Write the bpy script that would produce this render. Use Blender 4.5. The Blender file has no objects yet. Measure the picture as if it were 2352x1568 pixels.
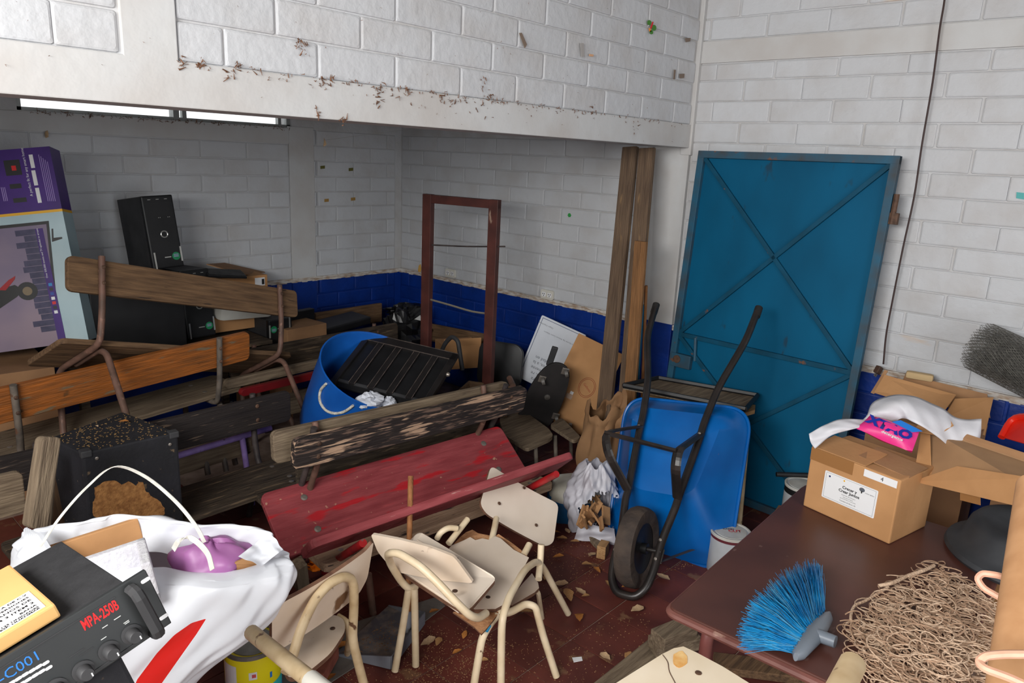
import bpy, bmesh, math, random
import numpy as np
from mathutils import Vector, Matrix, Euler

random.seed(7)
S = bpy.context.scene
COL = S.collection
R = math.radians

# ------------------------------------------------------------------ camera
CAM = Vector((0.0, 0.0, 1.70))
def cam_axes(yaw, pitch, roll):
    f = Vector((math.cos(yaw) * math.cos(pitch), math.sin(yaw) * math.cos(pitch), -math.sin(pitch)))
    r = Vector((math.sin(yaw), -math.cos(yaw), 0)); d = f.cross(r)
    c, s = math.cos(roll), math.sin(roll)
    return c * r + s * d, -s * r + c * d, f
RT, DN, FW = cam_axes(R(42.1247), R(14.1675), R(-2.6272))
cam = bpy.data.objects.new('camera', bpy.data.cameras.new('camera'))
COL.objects.link(cam)
cam.matrix_world = Matrix(((RT.x, -DN.x, -FW.x, CAM.x), (RT.y, -DN.y, -FW.y, CAM.y), (RT.z, -DN.z, -FW.z, CAM.z), (0, 0, 0, 1)))
cam.data.sensor_width = 36.0
cam.data.lens = 1679.17 / 2352 * 36.0
cam.data.clip_start = 0.02
S.camera = cam

# ------------------------------------------------------------------ world, daylight, exposure
W = bpy.data.worlds.new('sky'); S.world = W; W.use_nodes = True
bg = W.node_tree.nodes['Background']
bg.inputs[0].default_value = (0.95, 0.98, 1.0, 1); bg.inputs[1].default_value = 1.6
def daylight(name, loc, target, sx, sy, watts, col=(1, 1, 1)):
    L = bpy.data.lights.new(name, 'AREA'); L.shape = 'RECTANGLE'; L.size = sx; L.size_y = sy
    L.energy = watts; L.color = col
    o = bpy.data.objects.new(name, L); COL.objects.link(o)
    o.location = loc
    o.rotation_euler = (Vector(target) - Vector(loc)).to_track_quat('-Z', 'Y').to_euler()
    return o
# daylight of the left window; fill lamp added at an unseen doorway behind camera
daylight('window_daylight', (-1.18, 0.55, 2.08), (0.2, 0.70, 1.70), 2.2, 0.80, 136, (1.0, 0.985, 0.95))
daylight('doorway_fill', (.75, -2.18, 1.45), (.95, 0.0, 1.05), 1.9, 1.8, 40, (0.93, 0.97, 1.0))
S.view_settings.view_transform = 'Standard'
S.view_settings.look = 'None'
S.view_settings.gamma = 1.0
S.view_settings.use_curve_mapping = False
S.view_settings.exposure = 0.0
S.cycles.use_denoising = True
S.cycles.max_bounces = 5
S.cycles.diffuse_bounces = 4
S.cycles.glossy_bounces = 2
S.cycles.transparent_max_bounces = 6
S.cycles.use_adaptive_sampling = True
S.cycles.adaptive_threshold = 0.045
S.cycles.caustics_reflective = False
S.cycles.caustics_refractive = False

# ------------------------------------------------------------------ helpers
def V(*a): return Vector(a[0]) if len(a) == 1 else Vector(a)
def _ray(u, v): return RT * ((u - 1176.0) / 1679.17) + DN * ((v - 784.0) / 1679.17) + FW
def atz(u, v, z): r = _ray(u, v); return CAM + r * ((z - CAM.z) / r.z)
def atx(u, v, x): r = _ray(u, v); return CAM + r * (x / r.x)
def aty(u, v, y): r = _ray(u, v); return CAM + r * (y / r.y)
def pose(loc, rot=(0, 0, 0), s=1.0):
    return Matrix.Translation(Vector(loc)) @ Euler([R(a) for a in rot], 'XYZ').to_matrix().to_4x4() @ Matrix.Scale(s, 4)

class MB:
    """collects shapes into one mesh"""
    def __init__(s): s.v = []; s.f = []; s.m = []; s.mi = 0
    def add(s, vs, fs, M=None):
        b = len(s.v)
        s.v += [tuple((M @ Vector(p)) if M is not None else p) for p in vs]
        s.f += [tuple(i + b for i in f) for f in fs]; s.m += [s.mi] * len(fs)
        return s
    def box(s, a, b, M=None, bev=0.0):
        x0, y0, z0 = [min(p, q) for p, q in zip(a, b)]; x1, y1, z1 = [max(p, q) for p, q in zip(a, b)]
        if bev <= 0:
            vs = [(x, y, z) for x in (x0, x1) for y in (y0, y1) for z in (z0, z1)]
            return s.add(vs, [(0, 1, 3, 2), (4, 6, 7, 5), (0, 4, 5, 1), (2, 3, 7, 6), (0, 2, 6, 4), (1, 5, 7, 3)], M)
        bm = bmesh.new(); bmesh.ops.create_cube(bm, size=1)
        for v in bm.verts: v.co = Vector((x0 + (v.co.x + .5) * (x1 - x0), y0 + (v.co.y + .5) * (y1 - y0), z0 + (v.co.z + .5) * (z1 - z0)))
        bmesh.ops.bevel(bm, geom=bm.edges[:] + bm.verts[:], offset=bev, segments=2, profile=.6, affect='EDGES')
        return s.bm(bm, M)
    def bm(s, bm, M=None):
        bm.verts.index_update()
        vs = [tuple(v.co) for v in bm.verts]; fs = [tuple(v.index for v in f.verts) for f in bm.faces]
        bm.free(); return s.add(vs, fs, M)
    def prism(s, poly, d, M=None, bev=0.0):
        """2-D outline in x,z pushed along +y by d"""
        n = len(poly)
        if bev > 0:
            bm = bmesh.new()
            a = [bm.verts.new((x, 0, z)) for x, z in poly]; f = bm.faces.new(a)
            r = bmesh.ops.extrude_face_region(bm, geom=[f])
            for e in r['geom']:
                if isinstance(e, bmesh.types.BMVert): e.co.y += d
            bmesh.ops.recalc_face_normals(bm, faces=bm.faces[:])
            eds = [e for e in bm.edges if abs(e.verts[0].co.y - e.verts[1].co.y) < 1e-6]
            bmesh.ops.bevel(bm, geom=eds, offset=bev, segments=2, profile=.6, affect='EDGES')
            return s.bm(bm, M)
        vs = [(x, 0, z) for x, z in poly] + [(x, d, z) for x, z in poly]
        fs = [tuple(range(n)), tuple(range(2 * n - 1, n - 1, -1))] + [(i, i + n, (i + 1) % n + n, (i + 1) % n) for i in range(n)]
        return s.add(vs, fs, M)
    def tube(s, pts, r, seg=10, M=None, closed=False, cap=True, smooth=3, flat=None):
        P = [Vector(p) for p in pts]
        if smooth and len(P) > 2: P = fillet(P, smooth, closed)
        n = len(P); rr = r if hasattr(r, '__len__') else [r] * n
        if len(rr) != n: rr = list(np.interp(np.linspace(0, 1, n), np.linspace(0, 1, len(rr)), rr))
        vs, fs = [], []
        t0 = (P[1] - P[0]).normalized(); up = Vector((0, 0, 1)) if abs(t0.z) < .9 else Vector((1, 0, 0))
        nrm = t0.cross(up).normalized()
        for i in range(n):
            a = P[(i - 1) % n] if (closed or i > 0) else P[i]; b = P[(i + 1) % n] if (closed or i < n - 1) else P[i]
            t = (b - a).normalized() if (b - a).length > 1e-9 else t0
            nrm = (nrm - t * nrm.dot(t)).normalized(); bn = t.cross(nrm)
            for k in range(seg):
                an = 2 * math.pi * k / seg
                vs.append(tuple(P[i] + (nrm * math.cos(an) * (flat[0] if flat else 1) + bn * math.sin(an) * (flat[1] if flat else 1)) * rr[i]))
        m = n if closed else n - 1
        for i in range(m):
            for k in range(seg):
                a, b = i * seg, ((i + 1) % n) * seg
                fs.append((a + k, a + (k + 1) % seg, b + (k + 1) % seg, b + k))
        if cap and not closed:
            fs.append(tuple(range(seg - 1, -1, -1))); fs.append(tuple((n - 1) * seg + k for k in range(seg)))
        return s.add(vs, fs, M)
    def lathe(s, prof, seg=28, M=None, close=True, sx=1.0, sy=1.0):
        """profile (r, z) turned about z"""
        vs, fs = [], []
        for r, z in prof:
            for k in range(seg):
                a = 2 * math.pi * k / seg; vs.append((r * math.cos(a) * sx, r * math.sin(a) * sy, z))
        for i in range(len(prof) - 1):
            for k in range(seg):
                fs.append((i * seg + k, i * seg + (k + 1) % seg, (i + 1) * seg + (k + 1) % seg, (i + 1) * seg + k))
        if close:
            fs.append(tuple(range(seg - 1, -1, -1))); e = (len(prof) - 1) * seg; fs.append(tuple(e + k for k in range(seg)))
        return s.add(vs, fs, M)
    def grid(s, fn, nu, nv, M=None, closed=False):
        vs = [tuple(fn(i / nu, j / nv)) for j in range(nv + 1) for i in range(nu + (0 if closed else 1))]
        w = nu if closed else nu + 1
        fs = [(j * w + i, j * w + (i + 1) % w, (j + 1) * w + (i + 1) % w, (j + 1) * w + i) for j in range(nv) for i in range(nu)]
        return s.add(vs, fs, M)
    def mesh(s, name, smooth=False):
        me = bpy.data.meshes.new(name); me.from_pydata(s.v, [], s.f); me.update()
        if smooth:
            me.polygons.foreach_set('use_smooth', [True] * len(me.polygons))
            try: me.set_sharp_from_angle(angle=R(40))
            except Exception: pass
        return me
    def build(s, name, mat, parent=None, smooth=False, solid=0.0, M=None):
        me = s.mesh(name, smooth)
        ms = mat if isinstance(mat, (list, tuple)) else [mat]
        for m in ms: me.materials.append(m)
        if len(ms) > 1: me.polygons.foreach_set('material_index', s.m)
        o = bpy.data.objects.new(name, me); COL.objects.link(o)
        if parent: o.parent = parent
        if M is not None: o.matrix_local = M
        if solid:
            md = o.modifiers.new('thickness', 'SOLIDIFY'); md.thickness = solid; md.offset = 0
        return o

def fillet(P, n, closed=False):
    out = []
    N = len(P)
    for i in range(N):
        if not closed and i in (0, N - 1): out.append(P[i]); continue
        a, b, c = P[(i - 1) % N], P[i], P[(i + 1) % N]
        la, lc = (a - b).length, (c - b).length
        k = min(.42 * la, .42 * lc, .06)
        p, q = b + (a - b).normalized() * k, b + (c - b).normalized() * k
        for j in range(n + 1):
            t = j / n; out.append(p * (1 - t) ** 2 + b * 2 * t * (1 - t) + q * t ** 2)
    return out
def catmull(P, n=6):
    P = [Vector(p) for p in P]; Q = [P[0] * 2 - P[1]] + P + [P[-1] * 2 - P[-2]]; out = []
    for i in range(1, len(Q) - 2):
        a, b, c, d = Q[i - 1:i + 3]
        for j in range(n):
            t = j / n
            out.append(.5 * ((2 * b) + (c - a) * t + (2 * a - 5 * b + 4 * c - d) * t * t + (3 * b - a - 3 * c + d) * t ** 3))
    out.append(P[-1]); return out

def rounded(w, h, r, n=4, x0=0, z0=0):
    """outline of a rounded rectangle in x,z"""
    o = []
    for cx, cz, a0 in ((w - r, h - r, 0), (r, h - r, 90), (r, r, 180), (w - r, r, 270)):
        for k in range(n + 1):
            a = R(a0 + 90 * k / n); o.append((x0 + cx + r * math.cos(a), z0 + cz + r * math.sin(a)))
    return o

def thing(name, label, cat, M=None, group=None):
    o = bpy.data.objects.new(name, None); COL.objects.link(o); o.empty_display_size = .05
    if M is not None: o.matrix_world = M
    return tag(o, label, cat, group)
def tag(o, label=None, cat=None, group=None, kind=None):
    if label: o['label'] = label
    if cat: o['category'] = cat
    if group: o['group'] = group
    if kind: o['kind'] = kind
    return o
def struct(o): o['kind'] = 'structure'; return o
def copy_tree(o, parent=None):
    c = o.copy(); COL.objects.link(c); c.parent = parent
    if parent is not None: c.matrix_parent_inverse = o.matrix_parent_inverse
    for ch in list(o.children): copy_tree(ch, c)
    return c

def text(name, s, size, mat, parent, M, bold=0.0, depth=0.0006, align='LEFT', sx=1.0):
    """flat lettering lying in local x (reading) and z (up), facing -y"""
    cu = bpy.data.curves.new(name, 'FONT'); cu.body = s; cu.size = size; cu.offset = bold; cu.align_x = align
    cu.resolution_u = 2; cu.extrude = 0
    t = bpy.data.objects.new(name, cu); COL.objects.link(t)
    me = bpy.data.meshes.new_from_object(t.evaluated_get(bpy.context.evaluated_depsgraph_get()))
    bpy.data.objects.remove(t); bpy.data.curves.remove(cu)
    me.transform(Matrix(((sx, 0, 0, 0), (0, 0, -1, 0), (0, 1, 0, 0), (0, 0, 0, 1))))
    me.materials.clear(); me.materials.append(mat)
    o = bpy.data.objects.new(name, me); COL.objects.link(o)
    if parent: o.parent = parent
    o.matrix_local = M
    return o

# ------------------------------------------------------------------ materials
def lin(c):
    return tuple(((x / 255.0) / 12.92 if x <= 10 else ((x / 255.0 + .055) / 1.055) ** 2.4) for x in c) + (1,)
def mat(name, c, c2=None, scale=6.0, rough=.75, bump=0.0, bscale=None, metal=0.0, stretch=None, lo=.35, hi=.65,
        chips=None, dust=None, coords='Object', detail=3, spec=.4, rnd=0.0, trans=0.0, coat=0.0):
    """two-tone noise material; chips = (colour, threshold, scale, stretch) adds worn patches; dust = (colour, amount) settles on upward faces as worn-in dirt"""
    m = bpy.data.materials.new(name); m.use_nodes = True
    nt = m.node_tree; N = nt.nodes; Lk = nt.links
    b = N['Principled BSDF']
    b.inputs['Roughness'].default_value = rough; b.inputs['Metallic'].default_value = metal
    b.inputs['Specular IOR Level'].default_value = spec
    if coat: b.inputs['Coat Weight'].default_value = coat
    if trans: b.inputs['Transmission Weight'].default_value = trans
    c = lin(c)
    tc = N.new('ShaderNodeTexCoord'); vec = tc.outputs[coords]
    if rnd:
        oi = N.new('ShaderNodeObjectInfo'); mu = N.new('ShaderNodeVectorMath'); mu.operation = 'SCALE'
        cmb = N.new('ShaderNodeCombineXYZ')
        for k in range(3): Lk.new(oi.outputs['Random'], cmb.inputs[k])
        Lk.new(cmb.outputs[0], mu.inputs[0]); mu.inputs['Scale'].default_value = 37.0
        ad = N.new('ShaderNodeVectorMath'); ad.operation = 'ADD'
        Lk.new(vec, ad.inputs[0]); Lk.new(mu.outputs[0], ad.inputs[1]); vec = ad.outputs[0]
    def noise(sc, st=None, det=detail):
        v = vec
        if st:
            mp = N.new('ShaderNodeMapping'); mp.inputs['Scale'].default_value = st; Lk.new(v, mp.inputs[0]); v = mp.outputs[0]
        n = N.new('ShaderNodeTexNoise'); n.inputs['Scale'].default_value = sc; n.inputs['Detail'].default_value = det
        Lk.new(v, n.inputs['Vector']); return n.outputs['Fac']
    def ramp(fac, a, b_):
        r = N.new('ShaderNodeMapRange'); r.inputs[1].default_value = a; r.inputs[2].default_value = b_; r.clamp = True
        Lk.new(fac, r.inputs[0]); return r.outputs[0]
    def mix(fac, A, B):
        x = N.new('ShaderNodeMix'); x.data_type = 'RGBA'
        if isinstance(fac, float): x.inputs[0].default_value = fac
        else: Lk.new(fac, x.inputs[0])
        for s_, q in ((6, A), (7, B)):
            if isinstance(q, tuple): x.inputs[s_].default_value = q
            else: Lk.new(q, x.inputs[s_])
        return x.outputs[2]
    out = c; nz = None
    if c2:
        nz = noise(scale, stretch); out = mix(ramp(nz, lo, hi), c, lin(c2))
    if rnd:
        hv = N.new('ShaderNodeHueSaturation'); mr = N.new('ShaderNodeMapRange')
        Lk.new(oi.outputs['Random'], mr.inputs[0]); mr.inputs[3].default_value = 1 - rnd; mr.inputs[4].default_value = 1 + rnd
        Lk.new(mr.outputs[0], hv.inputs['Value'])
        if isinstance(out, tuple): hv.inputs['Color'].default_value = out
        else: Lk.new(out, hv.inputs['Color'])
        out = hv.outputs[0]
    for ch in (chips if isinstance(chips, list) else [chips] if chips else []):
        cc, th, sc, st = ch
        f = ramp(noise(sc, st, 4), th, th + .05); out = mix(f, out, lin(cc))
    if isinstance(out, tuple): b.inputs['Base Color'].default_value = out
    else: Lk.new(out, b.inputs['Base Color'])
    if bump:
        bp = N.new('ShaderNodeBump'); bp.inputs['Strength'].default_value = bump; bp.inputs['Distance'].default_value = .01
        Lk.new(noise(bscale or scale * 3, stretch), bp.inputs['Height']); Lk.new(bp.outputs[0], b.inputs['Normal'])
    m.diffuse_color = c
    return m
def glassy(name, col=(1, 1, 1), alpha=.25, rough=.05):
    m = bpy.data.materials.new(name); m.use_nodes = True
    nt = m.node_tree; N = nt.nodes; Lk = nt.links
    b = N['Principled BSDF']; b.inputs['Base Color'].default_value = lin(tuple(int(255 * x) for x in col)); b.inputs['Roughness'].default_value = rough
    t = N.new('ShaderNodeBsdfTransparent'); mx = N.new('ShaderNodeMixShader'); mx.inputs[0].default_value = alpha
    Lk.new(t.outputs[0], mx.inputs[1]); Lk.new(b.outputs[0], mx.inputs[2]); Lk.new(mx.outputs[0], N['Material Output'].inputs[0])
    return m
def thin(name, col, trans=.35, rough=.5, bump=0.0, bscale=20, col2=None):
    """thin plastic film that lets light through"""
    m = mat(name, col, c2=col2, rough=rough, bump=bump, bscale=bscale, spec=.5)
    nt = m.node_tree; N = nt.nodes; b = N['Principled BSDF']
    t = N.new('ShaderNodeBsdfTranslucent'); t.inputs[0].default_value = lin(col)
    mx = N.new('ShaderNodeMixShader'); mx.inputs[0].default_value = trans
    nt.links.new(b.outputs[0], mx.inputs[1]); nt.links.new(t.outputs[0], mx.inputs[2]); nt.links.new(mx.outputs[0], N['Material Output'].inputs[0])
    return m

# ------------------------------------------------------------------ materials of the setting
M_white = mat('white_wall_paint', (191, 193, 197), (180, 178, 178), scale=5, lo=.45, hi=.8, rough=.6, bump=.35, bscale=30, rnd=.025,
              chips=[((196, 176, 158), .70, 1.7, (1, 1, 3)), ((120, 90, 70), .80, 26, None)])
M_mortar = mat('white_joint_paint', (192, 193, 196), (180, 178, 177), scale=7, rough=.65, bump=.25, bscale=40)
M_plain = mat('white_concrete_paint', (194, 195, 196), (184, 181, 179), scale=4, rough=.62, bump=.18, bscale=22,
              chips=[((130, 92, 66), .80, 18, None)])
M_blue = mat('blue_wainscot_paint', (0, 48, 134), (0, 38, 112), scale=6, rough=.5, bump=.3, bscale=28, rnd=.04)
M_ledge = mat('dusty_ledge', (205, 202, 198), (160, 138, 118), scale=20, rough=.8, bump=.3, stretch=(1, 1, 4))
M_tile = mat('red_cement_tile', (108, 54, 44), (84, 41, 35), scale=5, rough=.55, bump=.1, bscale=30, rnd=.10,
             chips=[((118, 84, 62), .63, 9, None)])
M_grout = mat('tile_joint', (176, 152, 138), (140, 118, 106), scale=12, rough=.9)
M_alu = mat('window_aluminium', (150, 152, 150), rough=.45, metal=.6)
M_glass = glassy('window_glass', (1, 1, 1), .12)

XR, YB, YF, ZB = 3.65, 4.525, 2.06, 0.782
C = .1035
# floor slab with its cement tiles, each its own piece
floor = struct(MB().box((-1.6, -2.6, -.12), (4.0, 4.9, -.004)).build('floor', M_grout))
TS = .2333
tm = MB().box((0, 0, -.012), (TS - .0045, TS - .0045, 0), bev=.0012).mesh('floor_tile'); tm.materials.append(M_tile)
x0, y0 = 2.1355 % TS, 1.3665 % TS
nt_ = 0
for i in range(-1, 16):
    for j in range(-1, 16):
        x, y = x0 + i * TS, y0 + j * TS
        if not (-.1 < x < 3.60 and .25 < y < 4.2): continue
        if y > 3.5 or y < .15 * x - .1: continue
        if (x < .9 and y < 1.2) or (x > 1.4 and y > 3.1): continue
        o = bpy.data.objects.new('floor_tile', tm); COL.objects.link(o); o.parent = floor; o.location = (x + .00225, y + .00225, 0); nt_ += 1

# block walls
_bm = {}
def block_mesh(L, H, m):
    k = (round(L, 2), round(H, 3), m.name)
    if k not in _bm:
        b = MB(); D = .011; L, H = k[0], k[1]; vs = []
        for ins, d in ((.002, 0), (.0038, .0045), (.009, .0065)):
            r = .004
            vs += [(x, d, z) for x, z in rounded(L - 2 * ins, H - 2 * ins, r + ins * .6, 2, ins, ins)]
        n = 12
        fs = [(i + a * n, (i + 1) % n + a * n, (i + 1) % n + (a + 1) * n, i + (a + 1) * n) for a in range(2) for i in range(n)] + [tuple(2 * n + i for i in range(n))]
        b.add(vs, fs); me = b.mesh('wall_block'); me.materials.append(m); _bm[k] = me
    return _bm[k]
def blocks(parent, M, zs, u0, u1, L, ph0, ph1, mf, skip=None):
    """courses of blocks in the local x,z plane of M, faces pointing to +y"""
    n = 0
    for k, (za, zb) in enumerate(zs):
        ph = ph0 if k % 2 == 0 else ph1
        i = math.floor((u0 - ph) / L)
        while True:
            a, b = ph + i * L, ph + (i + 1) * L; i += 1
            if a >= u1: break
            a, b = max(a, u0), min(b, u1)
            if b - a < .03: continue
            if skip and skip(a, b, za, zb): continue
            o = bpy.data.objects.new('wall_block', block_mesh(b - a, zb - za, mf(za))); COL.objects.link(o)
            o.parent = parent; o.matrix_local = M @ Matrix.Translation((a, 0, za)) @ Matrix.Rotation(R(random.uniform(-.25, .25)), 4, 'Y'); n += 1
    return n
paint = lambda z: M_blue if z < ZB - .01 else M_white
# right wall: x = XR, blocks face -x.  local x -> +y world, local y -> -x world
wall_r = struct(MB().box((XR, -2.6, 0), (XR + .2, YB + .2, 3.0)).build('wall_right', M_mortar))
MR = Matrix(((0, -1, 0, XR), (1, 0, 0, 0), (0, 0, 1, 0), (0, 0, 0, 1)))
zs_r = [(ZB + C * k, ZB + C * (k + 1)) for k in range(-4, 0)] + [(ZB + .03, ZB + C)] + [(ZB + C * k, ZB + C * (k + 1)) for k in range(1, 13)] + [(ZB + 13 * C, 2.2117)]
blocks(wall_r, MR, zs_r, -.18, YF - .005, .305, .885, .735, paint, lambda a, b, c, d: (1.1 < a and b < 1.9 and d < 1.6) or (a > .95 and d < .6) or (d < ZB and b < .3))
zt = [(2.3246 + C * k, 2.3246 + C * (k + 1)) for k in range(0, 5)]
blocks(wall_r, MR, zt, -.18, YF - .005, .305, .80, .95, paint)
blocks(wall_r, MR, zs_r[:14], YF + .25, YB - .01, .297, 2.78, 2.63, paint)
struct(MB().box((XR - .012, -2.6, 2.2147), (XR + .01, YF, 2.3216), bev=.003).build('trim_1', M_plain))
# lower blue skin and the dusty ledge between blue and white
struct(MB().box((XR - .0015, -2.6, 0), (XR + .01, YB, ZB - .001)).build('trim_2', M_blue))
lg = MB()
def ledge(u0, u1, M):
    n = int((u1 - u0) / .04)
    for i in range(n):
        a = u0 + (u1 - u0) * i / n; b = u0 + (u1 - u0) * (i + 1) / n
        h = random.uniform(-.004, .003); d = random.uniform(.012, .017)
        lg.box((a, 0, ZB + h), (b + .0005, d, ZB + .028), M)
ledge(.1, YF, MR); ledge(YF + .2, YB, MR)
# back wall: y = YB, blocks face -y. window opening x 1.15..2.72, z 1.82..2.5
bw = MB()
bw.box((-1.6, YB, 0), (1.15, YB + .2, 3.0)); bw.box((2.72, YB, 0), (XR + .2, YB + .2, 3.0))
bw.box((1.15, YB, 0), (2.72, YB + .2, 1.82)); bw.box((1.15, YB, 2.5), (2.72, YB + .2, 3.0))
wall_b = struct(bw.build('wall_back', M_mortar))
MBk = Matrix(((1, 0, 0, 0), (0, -1, 0, YB), (0, 0, 1, 0), (0, 0, 0, 1)))
MBk = Matrix(((-1, 0, 0, 0), (0, -1, 0, YB), (0, 0, 1, 0), (0, 0, 0, 1)))
zs_b = [(ZB + C * k, ZB + C * (k + 1)) for k in range(-4, 0)] + [(ZB + .022, ZB + C)] + [(ZB + C * k, ZB + C * (k + 1)) for k in range(1, 9)] + [(ZB + 9 * C, ZB + 10 * C)]
blocks(wall_b, MBk, zs_b[:13], -2.69, -.2, .30, -2.69, -2.54, paint)
blocks(wall_b, MBk, zs_b, -XR + .06, -2.88, .30, -3.06, -2.91, paint)
ledge(-XR, .5, MBk)
struct(MB().box((2.69, YB - .012, ZB), (2.88, YB + .01, 1.83), bev=.003).build('trim_3', M_plain))
struct(MB().box((.1, YB - .013, ZB + 9 * C + .004), (2.69, YB + .01, 1.815), bev=.003).build('trim_4', M_plain))
struct(MB().box((-1.6, YB - .0015, 0), (XR, YB + .01, ZB - .001)).build('trim_5', M_blue))
struct(MB().box((2.69, YB - .012, 0), (2.88, YB + .01, ZB - .001), bev=.002).build('trim_6', M_blue))
struct(lg.build('trim_7', M_ledge))
# window in the back wall
win = struct(bpy.data.objects.new('window_1', None)); COL.objects.link(win); win.location = (1.15, YB, 1.82)
wf = MB()
wf.box((0, .02, 0), (1.57, .07, .018)); wf.box((0, .02, .66), (1.57, .07, .68)); wf.box((0, .02, 0), (.025, .07, .68)); wf.box((1.545, .02, 0), (1.57, .07, .68))
wf.build('window_frame', M_alu, win)
MB().box((.80, .015, 0), (.835, .075, .68)).build('window_mullion', M_alu, win)
MB().box((.86, .03, 0), (.885, .065, .68)).build('window_mullion', M_alu, win)
MB().box((1.49, .03, 0), (1.512, .065, .68)).build('window_mullion', M_alu, win)
for a, b in ((.025, .80), (.885, 1.545)): MB().box((a, .04, .018), (b, .044, .66)).build('pane', M_glass, win)
# beam across the alcove with its block wall above, pilaster and soffit
beam = MB(); beam.box((-1.6, YF, 1.788), (XR - .025, YF + .2, 1.907), bev=.004); beam.box((.769, YF, 1.90), (.908, YF + .2, 3.0), bev=.003)
struct(beam.build('trim_8', M_plain))
wall_f = struct(MB().box((-1.6, YF + .012, 1.9), (XR, YF + .2, 3.0)).build('wall_front', M_mortar))
MF = Matrix(((-1, 0, 0, 0), (0, -1, 0, YF + .012), (0, 0, 1, 0), (0, 0, 0, 1)))
zs_f = [(1.907 + C * k, 1.907 + C * (k + 1)) for k in range(0, 8)]
blocks(wall_f, MF, zs_f, -XR + .03, -.912, .30, -1.04, -1.20, paint)
blocks(wall_f, MF, zs_f, -.765, -.1, .30, -.62, -.765, paint)
# pilaster under the right end of the beam
pil = MB(); pil.box((XR - .024, YF + .0, ZB + .03), (XR + .01, YF + .215, 1.79), bev=.003)
struct(pil.build('trim_9', M_plain))
struct(MB().box((XR - .024, YF + .0, 0), (XR + .01, YF + .215, ZB + .032), bev=.003).build('trim_10', M_blue))
struct(MB().box((XR - .03, YF - .012, 1.75), (XR, YF + .05, 3.0), bev=.004).build('trim_11', M_plain))
# ceiling, left wall with its window opening, wall behind with doorway added for fill
M_ceil_dark = mat('unseen_dark_ceiling', (112, 100, 90), (86, 76, 68), scale=3, rough=.8)  # unseen ceiling, coloured dark to cut the light bounced into the alcove
struct(MB().box((-1.6, -2.6, 3.0), (4.0, 4.9, 3.1)).build('ceiling', M_ceil_dark))
lw = MB()
lw.box((-1.4, -2.6, 0), (-1.2, 4.7, 1.60)); lw.box((-1.4, -2.6, 2.5), (-1.2, 4.7, 3.0)); lw.box((-1.4, -2.6, 1.60), (-1.2, -.52, 2.5)); lw.box((-1.4, 1.72, 1.60), (-1.2, 4.7, 2.5))
struct(lw.build('wall_left', M_plain))
nw = MB()
nw.box((-1.4, -2.4, 0), (-.22, -2.2, 3.0)); nw.box((1.72, -2.4, 0), (4.0, -2.2, 3.0)); nw.box((-.22, -2.4, 2.4), (1.72, -2.2, 3.0))
struct(nw.build('wall_behind', M_plain))


# ------------------------------------------------------------------ materials of the things
def wood(name, a, b, chips=None, rough=.8, st=(1.2, 14, 14), sc=5, bump=.5, lo=.3, hi=.7):
    return mat(name, a, b, scale=sc, stretch=st, rough=rough, bump=bump, bscale=sc * 2.2, lo=lo, hi=hi, chips=chips, spec=.25)
W_brown = wood('worn_brown_wood', (124, 96, 70), (84, 64, 48), chips=((60, 48, 40), .66, 5, (1, 8, 8)))
W_orange = wood('varnished_orange_wood', (164, 94, 40), (112, 70, 38), rough=.5, chips=[((116, 98, 76), .62, 6, (1, 5, 5)), ((84, 58, 36), .68, 9, None)])
W_grey = wood('weathered_grey_wood', (132, 116, 96), (92, 78, 64), chips=((66, 56, 48), .68, 6, (1, 8, 8)))
W_dark = wood('dark_weathered_wood', (82, 70, 58), (46, 38, 32), chips=[((112, 94, 74), .60, 5, (1, 9, 9)), ((34, 30, 28), .66, 7, (1, 8, 8))])
W_black = wood('black_flaking_paint_wood', (50, 43, 41), (36, 31, 31), chips=[((104, 84, 74), .54, 16, (.5, 5, 5)), ((176, 146, 122), .56, 12, (.45, 4.5, 4.5))])
W_blackd = wood('black_worn_paint_wood', (48, 42, 40), (36, 31, 31), chips=[((112, 94, 80), .63, 15, (.5, 6, 6))])
W_bare = wood('bare_pinkish_wood', (170, 142, 118), (140, 114, 92), chips=[((58, 50, 46), .60, 10, (1, 5, 5))])
W_red = wood('worn_red_paint_wood', (148, 68, 72), (122, 48, 53), st=(1, 6, 6), rough=.65, chips=[((168, 32, 40), .565, 6, (.6, 3.2, 3.2)), ((150, 64, 68), .62, 9, (.5, 4, 4)), ((176, 134, 112), .665, 36, None)])
W_redrail = wood('scratched_red_paint_wood', (156, 76, 80), (128, 54, 58), st=(1, 7, 7), rough=.6, chips=[((186, 140, 134), .66, 16, (.5, 5, 5))])
W_pale = wood('pale_cut_wood', (186, 148, 104), (154, 116, 78), chips=None)
W_stick = wood('brown_broomstick_wood', (164, 112, 70), (124, 80, 50), st=(8, 8, 1.2))
W_post = wood('smooth_tan_wood', (178, 136, 98), (160, 118, 82), st=(6, 6, .6), rough=.55, bump=.04)
W_plank = wood('old_brown_plank_wood', (112, 92, 74), (84, 68, 56), st=(1.1, 14, 14), chips=[((132, 106, 78), .64, 5, (1, 8, 8))])
W_plank2 = wood('tan_plank_wood', (140, 100, 64), (106, 76, 50), st=(1.1, 14, 14))
T_brown = mat('rusty_brown_tube', (112, 82, 70), (84, 64, 54), scale=18, rough=.6, bump=.15, chips=((128, 96, 82), .62, 30, None))
T_grey = mat('grey_painted_tube', (112, 102, 92), (82, 76, 70), scale=18, rough=.6, bump=.15, chips=((96, 68, 52), .64, 26, None))
T_dark = mat('dark_tube', (72, 64, 62), (48, 42, 42), scale=18, rough=.6, bump=.15)
T_lilac = mat('lilac_painted_tube', (160, 134, 200), (138, 114, 176), scale=18, rough=.5, chips=((92, 80, 88), .66, 26, None))
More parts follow.
